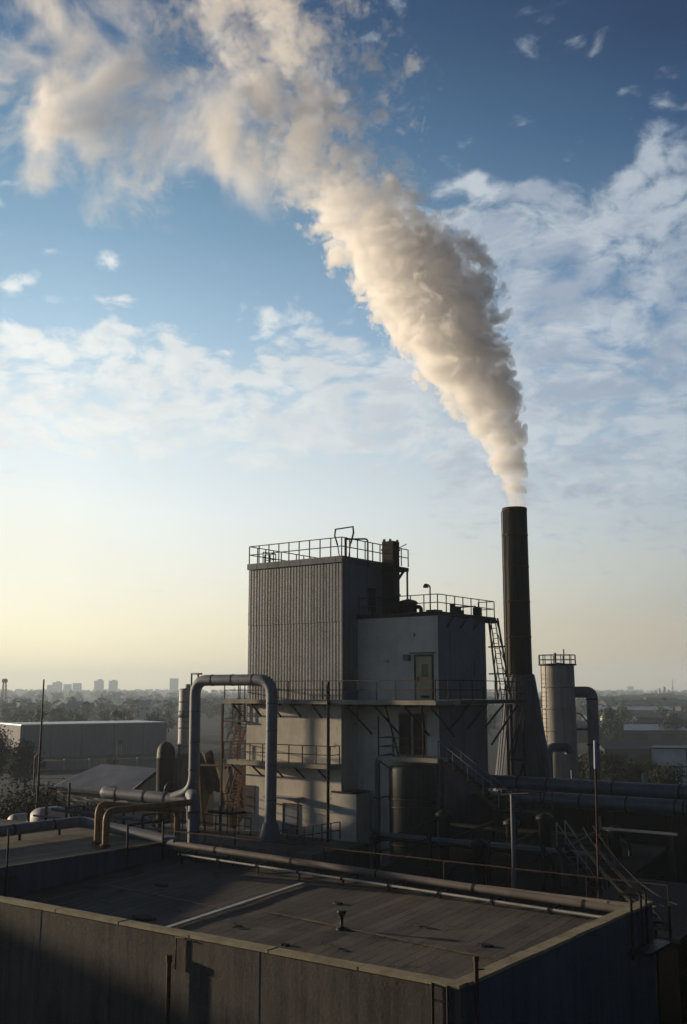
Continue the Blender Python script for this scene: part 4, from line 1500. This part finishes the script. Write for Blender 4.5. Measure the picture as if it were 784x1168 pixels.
# torn canopy beside the stair
tp_ = empty('torn_canopy', W(-12.3, 3, 0), 'torn tan sheet canopy hanging beside the rusty stair', 'canopy')
rng = random.Random(4)
m = MB()
top = []
n = 14
for i in range(n + 1):
    s = i / n
    top.append((-14.6 + 4.6 * s, 9.4 + 1.0 * math.sin(s * 7.0) * (1 - s) + rng.uniform(-.15, .35) + (.35 if 4 < i < 7 else 0)))
g = []
for r_ in range(6):
    f = r_ / 5
    g.append([W(uu + .3 * mnoise.noise((uu, f * 3, 0)), 3 + 1.2 * f + .35 * mnoise.noise((uu * 1.3, f * 2, 5)), z - f * (3.3 + .8 * math.sin(uu * 2))) for uu, z in top])
m.sheet(g)
m.build('sheet', grimy('torn_sheet', (.10, .085, .065), (.055, .048, .038), .85, .9, .4, 0, .25), tp_)
m = MB()
for uu in (-14.0, -11.6, -10.2):
    m.beam(W(uu, 4.3, 0), W(uu, 3.2, 9.3), .1)
m.beam(W(-14.6, 3.1, 9.2), W(-10, 3.1, 9.3), .09)
m.build('frame', M_RUST, tp_)
sod = tp_.children[0]
md = sod.modifiers.new('thickness', 'SOLIDIFY')
md.thickness = .03
# rounded tanks by the wing
for nm, c0, r, ln, lab in (('horizontal_tank', W(-25.0, 0, 4.75), 1.38, .7, 'larger rounded grey tank end behind the wing pipe'),
                           ('horizontal_tank', W(-28.2, 0, 4.75), .72, .5, 'smaller rounded grey tank with a sunlit left rim')):
    tk = empty(nm, (c0.x, c0.y, 0), lab, 'tank')
    m = MB()
    pts, rs = [], []
    for i in range(9):
        a = math.pi / 2 * i / 8
        pts.append(c0 - VD * (ln + r * .45 * math.cos(a)))
        rs.append(max(.02, r * math.sin(a)))
    for i in range(9):
        a = math.pi / 2 * i / 8
        pts.append(c0 + VD * (ln + r * .45 * math.sin(a)))
        rs.append(max(.02, r * math.cos(a)))
    m.tube(pts, rs, 28)
    m.build('shell', grimy('grey_tank_shell', (.30, .30, .30), (.20, .20, .20), .55, .6, .4, .1, .06), tk)
    m = MB()
    for s in (-.6, .6):
        q = c0 + VD * ln * s
        m.box(Vector((q.x, q.y, (q.z - r * .5) / 2)), (r * .7, .15, (q.z - r * .5) / 2), (UD, VD, ZD))
    m.build('saddle', M_CONC, tk)
fp = empty('tall_pole', (-22.45, 80, 0), 'tall thin dark mast standing left of the tin roofed shed', 'pole')
MB().tube([(-22.6, 80, 0), (-22.5, 80, 14.85)], [.13, .06], 8).build('mast', M_STEEL, fp)
MB().lathe((-22.6, 80), [(.3, 0), (.3, .25), (.14, .3)], 12).build('foot', M_CONC, fp)
sl = empty('street_lamp', (-36.6, 128, 0), 'street lamp with a short arm by the warehouse road', 'lamp')
MB().tube([(-36.6, 128, 0), (-36.6, 128, 6.4), (-35.9, 127.8, 6.75)], .12, 8, bend=.4).build('post', M_STEEL, sl)
MB().box((-35.6, 127.7, 6.75), (.4, .16, .08)).build('lamp_head', M_GALV, sl)
# rubble, clutter by the terrace left
cl = empty('valve_rack', W(-14, -5.5, 0), 'rack of small rusty valves and pipes below the tan pipes', 'pipe rack')
m = MB()
rng = random.Random(12)
for i in range(6):
    z = 4.6 + i * .45
    m.tube([W(-20 + rng.uniform(0, 2), -6.2 + i * .2, z), W(-8.5, -6.2 + i * .2, z + rng.uniform(-.1, .1))], rng.uniform(.05, .12), 8)
m.build('pipe', M_GALV, cl)
m = MB()
for uu in (-19, -15.5, -12, -9):
    m.beam(W(uu, -6.3, 0), W(uu, -6.3, 7.2), .12)
    m.beam(W(uu, -5.0, 0), W(uu, -5.0, 7.2), .12)
    m.beam(W(uu, -6.3, 7.2), W(uu, -5.0, 7.2), .1)
m.build('frame', M_RUST, cl)
m = MB()
for i in range(9):
    q = W(-18 + i * 1.1, -6.1 + (i % 3) * .3, 5.0 + (i * 5 % 6) * .42)
    m.tube([q, q + ZD * .35], .03, 6)
    m.lathe(q, [(.0, q.z + .33), (.16, q.z + .33), (.16, q.z + .37), (0, q.z + .37)], 10)
m.build('valve', M_RUST, cl)

# neighbouring hall west of the flat roofed building: its shade lies across the front wall
nh = empty('neighbouring_hall', W(-30, -40, 0), 'plain rendered hall west of the flat roofed building', 'building')
MB().gbox(-46, -24, -52, -31.5, 0, 12.4).build('wall', M_FWALL, nh)
MB().gbox(-46.3, -23.7, -52.3, -31.2, 12.403, 12.6).build('roof_edge', M_CONC, nh)
for i in range(5):
    MB().gbox(-23.998, -23.96, -50 + i * 3.8, -48.2 + i * 3.8, 7.5, 9.3).build('window', M_GLASS, nh)
# ------------------------------------------------------------------ warehouse beyond the road
def P2(x, y):
    return Vector((x, y, 0))


wa, wb = P2(-68.3, 227), P2(-40.5, 246)
wd_ = Vector((-.56, .83, 0)) * 16
wh = empty('warehouse', (-54, 236, 0), 'long low grey warehouse with a warm lit end wall at left', 'warehouse')
m = MB().prism([wa[:2], wb[:2], (wb + wd_)[:2], (wa + wd_)[:2]], 0, 6.75)
m.build('wall', grimy('warehouse_sheet', (.20, .195, .20), (.15, .146, .15), .8, .15, .5, 0, .05), wh)
m = MB()
o = Vector((.3, -.45, 0))
m.prism([(wa + o * .6)[:2], (wb + o * .6)[:2], (wb + wd_)[:2], (wa + wd_)[:2]], 6.753, 6.98)
m.build('roof', M_TIN, wh)
m = MB()
for s in (.2, .4, .62, .83):
    p = wa.lerp(wb, s)
    m.beam(p + ZD * .1 - wd_ * .002, p + ZD * 6.7 - wd_ * .002, .12)
m.build('panel_joint', M_SLATE, wh)
m = MB()
p = wa + wd_ * .45
dn = wd_.normalized()
sn = Vector((-dn.y, dn.x, 0))
m.box(p + sn * .05 + ZD * 1.9, (.05, 1.1, 1.9), (sn, dn, ZD))
m.build('door', M_BLACK, wh)
fw = empty('boundary_wall', (-50, 196, 0), 'low pale boundary wall along the road before the warehouse', 'wall')
m = MB()
m.prism([(-62, 188), (-30, 203), (-30.1, 203.4), (-62.1, 188.4)], 0, 1.75)
m.build('panel', grimy('boundary_render', (.30, .27, .21), (.2, .18, .14), .9, .2, .3, 0, .05), fw)
m = MB()
for i in range(9):
    p = P2(-62, 187.9).lerp(P2(-30, 202.9), i / 8)
    m.beam(p, p + ZD * 1.95, .4)
m.build('pier', M_CONC, fw)
sg = empty('sign_post', (-41.6, 200, 0), 'small dark flag sign on two posts at the right end of the warehouse', 'sign')
MB().box((-41.3, 199, 4.6), (.45, .06, .35)).build('board', M_BLACK, sg)
m = MB()
m.beam((-41.8, 199, 0), (-41.8, 199, 5.0), .12)
m.beam((-40.9, 199, 0), (-40.9, 199, 4.5), .1)
m.build('post', M_STEEL, sg)

# ------------------------------------------------------------------ trees
def leaf_mat(name, a, b):
    m_, k_, b_ = new_mat(name)
    gi = k_.node('ShaderNodeNewGeometry')
    rnd = gi.outputs['Random Per Island']
    f = k_.m('ADD', k_.m('MULTIPLY', rnd, .6), k_.m('MULTIPLY', k_.noise(gi.outputs['Position'], .35, 3, .6), .5), clamp=True)
    k_.put(b_.inputs['Base Color'], k_.mix(f, a, b))
    k_.put(b_.inputs['Roughness'], .75)
    k_.put(b_.inputs['Specular IOR Level'], .15)
    return m_


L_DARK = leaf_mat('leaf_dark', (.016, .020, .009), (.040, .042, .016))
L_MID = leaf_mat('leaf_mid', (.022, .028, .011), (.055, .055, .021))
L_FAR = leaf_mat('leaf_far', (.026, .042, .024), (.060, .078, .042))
M_BARK = grimy('bark', (.06, .045, .032), (.035, .026, .02), .9, 2, .5, 0, .3)


def crown_mesh(name, seed, h, w, n, leaf, base=.22, mat=None):
    rng = random.Random(seed)
    lobes = []
    for i in range(9 if n > 300 else 5):
        a = rng.uniform(0, 2 * math.pi)
        zz = rng.uniform(base + .12, .88)
        q = (1 - abs((zz - .5) / .62) ** 2) ** .5 if abs(zz - .5) < .62 else .3
        rr = rng.uniform(.15, .62) * w / 2 * q
        lobes.append((Vector((rr * math.cos(a), rr * math.sin(a), zz * h)), rng.uniform(.20, .36) * w * (.6 + .5 * q)))
    vs, fs = [], []
    for i in range(n):
        c, r = rng.choice(lobes)
        dv = Vector((rng.gauss(0, 1), rng.gauss(0, 1), rng.gauss(0, 1))).normalized() * r * rng.uniform(.55, 1.08)
        dv.z *= .8
        p = c + dv
        if p.z < h * base * .6:
            p.z = h * base * .6 + rng.uniform(0, .4)
        nrm = (dv.normalized() + Vector((rng.uniform(-.8, .8), rng.uniform(-.8, .8), rng.uniform(-.3, .9)))).normalized()
        t1_ = nrm.orthogonal().normalized()
        t1_.rotate(Matrix.Rotation(rng.uniform(0, 6.28), 3, nrm))
        t2_ = nrm.cross(t1_)
        s = leaf * rng.uniform(.55, 1.3)
        b0 = len(vs)
        vs += [p - t1_ * s * .9, p + t2_ * s * .45 + nrm * s * .12, p + t1_ * s, p - t2_ * s * .45 + nrm * s * .1]
        fs.append((b0, b0 + 1, b0 + 2, b0 + 3))
    me = bpy.data.meshes.new(name)
    me.from_pydata(vs, [], fs)
    me.materials.append(mat or L_DARK)
    return me, lobes


def tree_proto(name, seed, h, w, n, leaf, mat, trunk_r=.22, base=.22):
    cm, lobes = crown_mesh('crown', seed, h, w, n, leaf, base, mat)
    mb = MB()
    mb.tube([(0, 0, -.2), (0.05, 0, h * .3), (.0, .05, h * .62)], [trunk_r, trunk_r * .7, trunk_r * .3], 8)
    for c, r in lobes:
        mb.tube([(0, 0, h * min(.45, c.z / h * .6)), c * .6 + Vector((0, 0, c.z * .3)), c], [trunk_r * .4, trunk_r * .25, trunk_r * .1], 5)
    tm = bpy.data.meshes.new('trunk')
    tm.from_pydata([tuple(p) for p in mb.v], [], mb.f)
    tm.materials.append(M_BARK)
    return name, cm, tm


def plant(proto, x, y, s, rz, label, cat='tree', group=None, z=0.0, sz=None):
    r = empty(proto[0], (x, y, z), label, cat, group)
    r.rotation_euler = (0, 0, rz)
    r.scale = (s, s, sz or s)
    for nm, me in (('crown', proto[1]), ('trunk', proto[2])):
        o_ = bpy.data.objects.new(nm, me)
        COL.objects.link(o_)
        o_.parent = r
    return r


TR = [tree_proto('broadleaf_tree', 3, 8.0, 7.0, 6500, .20, L_DARK), tree_proto('broadleaf_tree', 8, 8.0, 6.2, 6000, .20, L_MID), tree_proto('slender_tree', 15, 9.0, 4.2, 4500, .18, L_DARK)]
BU = tree_proto('shrub', 21, 3.2, 4.4, 5000, .10, L_DARK, .1, .05)
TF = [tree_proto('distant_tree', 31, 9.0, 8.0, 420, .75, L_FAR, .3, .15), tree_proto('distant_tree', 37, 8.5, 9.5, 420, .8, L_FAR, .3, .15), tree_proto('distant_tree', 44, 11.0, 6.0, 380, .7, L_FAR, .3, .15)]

plant(TR[0], -49.5, 152, 1.12, .4, 'big dark tree at the left edge beside the road')
plant(TR[1], -43.8, 149, .88, 2.0, 'smaller dark tree right of the big edge tree')
plant(TR[2], -54.5, 158, .95, 1.0, 'slender dark tree behind the big tree at left')
for i, (x, y, s) in enumerate(((-27.5, 88, 1.45), (-24.6, 90, 1.5), (-31.0, 90, 1.6), (-21.6, 93, 1.3), (-29, 95, 1.7), (-26, 97, 1.6))):
    plant(BU, x, y, s, i * 1.3, 'dark shrub in the hedge before the tin roofed shed', 'shrub', 'hedge shrubs before the tin roofed shed', 0, s * 1.05)
plant(TR[2], -22.6, 84, .62, .5, 'thin young tree at the foot of the tall mast')
plant(BU, -41, 190, .8, .2, 'round bush against the boundary wall', 'shrub')
for i, (x, y, s, kk) in enumerate(((27.5, 112, .86, 0), (31.4, 116, .80, 1), (35.0, 119, .74, 0), (29, 126, .86, 0), (33, 130, .72, 2), (24.5, 118, .88, 1), (36.5, 126, .70, 0))):
    plant(TR[kk], x, y, s, i * .9, 'dark leafy tree in the clump behind the pipelines', 'tree', 'tree clump behind the pipelines')
for i, (u_, v_, s) in enumerate(((-39, -9.5, 1.5), (-41, -14, 1.8), (-39, -20, 1.95), (-44, -11, 1.7), (-40, -17, 2.0))):  # unseen trees, added and sized to shade the yard
    p = W(u_, v_)
    plant(TR[i % 2], p.x, p.y, s, i * 1.1, 'unseen tall tree added west of the yard for its shade', 'tree', 'added tree row shading the yard')

# distant wood: individual trees nearest, then one mass
rng = random.Random(77)
def clear_far(x, y):
    return not (-85 < x < -20 and y < 275)


cnt = 0
while cnt < 150:
    y = rng.uniform(262, 620)
    x = rng.uniform(-.36, .36) * y
    if not clear_far(x, y) or (x > 30 and y < 420 and rng.random() < .75):
        continue
    plant(TF[cnt % 3], x, y, rng.uniform(.55, .95), rng.uniform(0, 6), 'hazy tree in the wooded plain beyond the warehouse' if x < 0 else 'hazy tree in the dusky plain at right', 'tree', 'trees on the plain beyond the warehouse' if x < 0 else 'trees on the plain at right')
    cnt += 1


def wood(name, n, y0, y1, seed, leaf, per, hmin, hmax, power=1.0):
    rng = random.Random(seed)
    vs, fs = [], []
    for i in range(n):
        y = y0 + (y1 - y0) * rng.random() ** power
        x = rng.uniform(-.40, .40) * y
        if mnoise.noise((x * .006, y * .003, seed)) < -.12 and rng.random() < .85:
            continue
        h = rng.uniform(hmin, hmax)
        w = h * rng.uniform(.8, 1.5)
        zg = hill_z(x, y)
        for j in range(per):
            a, b = rng.uniform(0, 6.283), rng.random()
            rr = w / 2 * (1 - b ** 2.2) ** .5 * rng.uniform(.6, 1.05)
            p = Vector((x + rr * math.cos(a), y + rr * math.sin(a), zg + .15 * h + b * h * .85))
            s = leaf * rng.uniform(.6, 1.4)
            nrm = Vector((math.cos(a) * (1 - b), math.sin(a) * (1 - b), .3 + b)).normalized()
            nrm = (nrm + Vector((rng.uniform(-.7, .7), rng.uniform(-.7, .7), rng.uniform(-.4, .7)))).normalized()
            t1_ = nrm.orthogonal().normalized()
            t1_.rotate(Matrix.Rotation(rng.uniform(0, 6.28), 3, nrm))
            t2_ = nrm.cross(t1_)
            b0 = len(vs)
            vs += [p - t1_ * s, p + t2_ * s * .7, p + t1_ * s, p - t2_ * s * .7]
            fs.append((b0, b0 + 1, b0 + 2, b0 + 3))
    me = bpy.data.meshes.new(name)
    me.from_pydata(vs, [], fs)
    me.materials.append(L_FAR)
    o_ = bpy.data.objects.new(name, me)
    COL.objects.link(o_)
    return o_


def hill_z(x, y):
    if y < 1300:
        return 0
    s = min(1, (y - 1300) / 1800)
    return max(0, s * (5.0 + 7 * mnoise.noise((x * .0011, y * .0006, 4.2)) + (3.0 if x < 0 else -1.0)))


g = []
for i in range(41):
    y = 1250 + i * 75
    g.append([Vector((x * 60, y, hill_z(x * 60, y) + .05 if 0 < i < 40 else -.5)) for x in range(-34, 35)])
MB().sheet(g).build('hills', M_GROUND, kind='structure')
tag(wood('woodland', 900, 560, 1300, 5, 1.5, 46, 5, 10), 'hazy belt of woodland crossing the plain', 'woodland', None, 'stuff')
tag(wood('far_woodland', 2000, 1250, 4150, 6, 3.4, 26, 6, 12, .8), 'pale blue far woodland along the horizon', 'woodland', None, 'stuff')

# ------------------------------------------------------------------ skyline
M_TOWER = grimy('tower_block', (.22, .23, .25), (.17, .18, .2), .8, .02, .3, 0, 0, .2)


def block(name, x, y, w, d_, h, label, cat, top=0, group=None, mat=None):
    r = empty(name, (x, y, 0), label, cat, group)
    zb = hill_z(x, y)
    mb = MB().box((x, y, (h + zb) / 2), (w / 2, d_ / 2, (h - zb) / 2))
    mb.build('wall', mat or M_TOWER, r)
    mb = MB()
    mb.box((x, y, h + .25), (w / 2 + .3, d_ / 2 + .3, .25))
    if top:
        mb.box((x + w * .1, y, h + .5 + top / 2), (w * .22, d_ * .25, top / 2))
    mb.build('roof', M_SLATE, r)
    mb = MB()
    nst = max(2, int(h / 6))
    for i in range(nst):
        zz = zb + (h - zb) * (i + .5) / nst
        mb.box((x, y - d_ / 2 - .05, zz), (w * .44, .04, (h - zb) / nst * .22))
    mb.build('window_band', M_GLASS, r)
    return r


for x, w, h, tp0, lab in ((-823, 16, 30, 0, 'leftmost hazy tower block of the skyline cluster'), (-805, 24, 37, 3, 'tallest hazy tower block in the left skyline cluster'),
                          (-776, 19, 32, 0, 'middle low hazy block between the cluster and the lone towers'), (-749, 21, 35, 0, 'right hazy block closing the skyline cluster'),
                          (-688, 24, 42, 4, 'lone hazy tower with a rooftop box right of the cluster'), (-648, 22, 42, 2, 'lone hazy tower next to the one with a rooftop box'),
                          (-477, 22, 48, 0, 'single hazy tower block showing above the banded stack')):
    block('tower_block', x, 3000, w, 18, h, lab, 'tower block', tp0)
m = MB()
ct = empty('cooling_tower', (859, 3200, 0), 'hazy cooling tower shape on the right horizon', 'cooling tower')
MB().lathe((859, 3200), [(15, 0), (12.5, 9), (11, 18), (11, 23), (11.8, 27), (11.0, 27), (10.4, 18)], 24).build('shell', M_TOWER, ct)
MB().lathe((859, 3200), [(11.8, 26.8), (12.1, 26.9), (12.1, 27.6), (11.3, 27.6)], 24).build('rim', M_SLATE, ct)
lt = empty('lattice_mast', (-222.5, 700, 0), 'hazy lattice mast rising at the left edge above the trees', 'mast')
m = MB()
for sx, sy in ((-1, -1), (1, -1), (1, 1), (-1, 1)):
    m.beam((-222.5 + sx * 2.2, 700 + sy * 2.2, 0), (-222.5 + sx * .6, 700 + sy * .6, 22), .35)
m.build('leg', M_STEEL, lt)
m = MB()
for i in range(9):
    z0, z1 = i * 2.4, i * 2.4 + 2.4
    a0, a1 = 2.2 - 1.6 * z0 / 22, 2.2 - 1.6 * z1 / 22
    m.beam((-222.5 - a0, 697.8, z0), (-222.5 + a1, 698.6, z1), .22)
    m.beam((-222.5 + a0, 697.8, z0), (-222.5 - a1, 698.6, z1), .22)
m.build('bracing', M_STEEL, lt)
MB().box((-222.5, 700, 20.5), (1.6, .9, 1.0)).build('antenna', M_GALV, lt)

# ------------------------------------------------------------------ industry on the right plain
rf = empty('refinery_columns', (450, 1500, 0), 'group of pale refinery columns on the right horizon', 'refinery')
for dx_, hh, rr in ((-6, 17, 2.2), (1, 19, 2.4), (7, 15, 2.0), (17, 9, 3.5)):
    m = MB().lathe((450 + dx_, 1500), [(rr, 0), (rr, hh * .7), (rr * .85, hh * .72), (rr * .85, hh), (0, hh + 1)], 14)
    m.build('column', M_PALEP, rf)
m = MB()
for a in (-10, 22):
    m.beam((450 + a, 1502, 0), (450 + a, 1502, 11), .6)
m.beam((440, 1502, 11), (472, 1502, 11), .6)
m.beam((440, 1502, 6), (472, 1502, 6), .6)
m.build('rack', M_STEEL, rf)
fm = empty('flare_mast', (463, 1500, 0), 'thin flare mast right of the refinery columns', 'mast')
MB().tube([(463, 1500, 0), (463, 1500, 30)], [.6, .3], 8).build('mast', M_STEEL, fm)
m = MB()
for a in (0, 2.1, 4.2):
    m.beam((463 + 8 * math.cos(a), 1500 + 8 * math.sin(a), 0), (463, 1500, 22), .2)
m.build('stay', M_STEEL, fm)
for x, y, r, h, lab in ((127.2, 450, 2.7, 2.6, 'squat yellow lit storage tank on the right plain'), (94.0, 352, 1.1, 4.0, 'small lit tank with a bulb top on the right plain'),
                        (90.4, 352, .75, 3.4, 'slim white vent tank left of the bulb topped one'), (85, 350, 1.1, 5.6, 'tall white lit tank nearest the silo duct')):
    tk = empty('storage_tank', (x, y, 0), lab, 'tank')
    MB().lathe((x, y), [(r, 0), (r, h), (r * .5, h + r * .35), (0, h + r * .4)], 20).build('shell', grimy('lit_tank', (.62, .56, .40), (.45, .40, .28), .5, .6, .4, 0, .05), tk)
    MB().lathe((x, y), [(r, h - .25), (r + .08, h - .25), (r + .08, h), (r, h)], 20).build('rim', M_GALV, tk)
rng = random.Random(41)
labs = ['long dark flat shed behind the tree clump', 'dark depot shed with a pale roof edge on the right plain', 'low wide hall near the lit tanks on the right plain',
        'dusky gabled hall below the refinery columns', 'grey works hall between the silo and the lit tanks', 'narrow dusky shed at the far right of the plain',
        'distant hazy hall on the right plain below the cooling tower', 'pale roofed distant shed on the right plain', 'small dusky hut beside the squat lit tank']
for (x, y, w, d_, h), lab in zip(((56, 205, 15, 10, 3.4), (84, 310, 26, 12, 3.0), (118, 420, 46, 14, 3.2), (185, 640, 60, 20, 6.5), (70, 300, 14, 10, 4.6), (150, 480, 16, 10, 4.0),
                                  (240, 900, 70, 25, 6.5), (150, 560, 40, 14, 4.2), (136, 440, 5, 5, 2.8)), labs):
    r = empty('industrial_hall', (x, y, 0), lab, 'hall')
    MB().box((x, y, h / 2), (w / 2, d_ / 2, h / 2)).build('wall', M_SLATE, r)
    m = MB()
    m.add([(x - w / 2 - .3, y - d_ / 2 - .3, h), (x + w / 2 + .3, y - d_ / 2 - .3, h), (x + w / 2 + .3, y, h + d_ * .12), (x - w / 2 - .3, y, h + d_ * .12),
           (x - w / 2 - .3, y + d_ / 2 + .3, h), (x + w / 2 + .3, y + d_ / 2 + .3, h)],
          [[0, 1, 2, 3], [3, 2, 5, 4], [0, 3, 4], [1, 5, 2]])
    m.build('roof', M_TIN if 'pale' in lab else M_SLATE, r)
    m = MB()
    for i in range(3):
        m.box((x + w * (i - 1) * .3, y - d_ / 2 - .04, h * .4), (w * .08, .03, h * .3))
    m.build('door', M_BLACK, r)
for i, (x, y, h) in enumerate(((98, 330, 7.5), (112, 372, 8), (171, 520, 9), (205, 640, 9), (146, 560, 9), (260, 820, 11))):
    r = empty('utility_pole', (x, y, 0), 'wooden utility pole standing among the halls of the dusky plain', 'pole', 'utility poles on the dusky plain')
    MB().tube([(x, y, 0), (x, y, h)], [.17, .11], 8).build('post', M_BARK, r)
    MB().box((x, y, h - .5), (1.1, .09, .09)).build('crossarm', M_BARK, r)
for (x, y, w, d_, h, lab) in ((104, 372, 24, 10, 3.4, 'brown shed row between the lit vent tanks'), (196, 590, 34, 14, 5.0, 'long grey shed under the refinery columns'), (165, 505, 14, 9, 6.2, 'tall narrow works block on the dusky plain'),
                              (226, 780, 50, 18, 7.5, 'big hazy factory hall below the flare mast'), (330, 1150, 70, 20, 9.5, 'farthest hazy hall left of the refinery columns'), (121, 470, 10, 8, 5.4, 'squarish dusky store behind the squat lit tank')):
    block('works_building', x, y, w, d_, h, lab, 'building', 1.2, None, M_SLATE)
hs = [('white house glimpsed among the left trees', -118, 470), ('pale house low in the left wood below the towers', -190, 640), ('small white house left of the banded stack', -96, 520), ('lone pale house at far left under the mast', -150, 430)]
for lab, x, y in hs:
    r = empty('house', (x, y, 0), lab, 'house')
    MB().box((x, y, 4.0), (2.6, 3, 4.0)).build('wall', M_PALEP, r)
    m = MB()
    m.add([(x - 3, y - 3.3, 8), (x + 3, y - 3.3, 8), (x + 3, y, 9.5), (x - 3, y, 9.5), (x - 3, y + 3.3, 8), (x + 3, y + 3.3, 8)], [[0, 1, 2, 3], [3, 2, 5, 4], [0, 3, 4], [1, 5, 2]])
    m.build('roof', M_TIN, r)
    m = MB()
    for a in (-1.2, 1.2):
        m.box((x + a, y - 3.03, 5.5), (.5, .03, .7))
    m.build('window', M_GLASS, r)
for i, (x, y, h) in enumerate(((132, 400, 9), (160, 455, 10))):
    r = empty('light_mast', (x, y, 0), ('left' if i == 0 else 'right') + ' one of two light masts on the right plain', 'mast')
    MB().tube([(x, y, 0), (x, y, h)], .16, 8).build('mast', M_PALEP, r)
    MB().box((x, y, h), (1.1, .2, .25)).build('lamp_head', M_GALV, r)
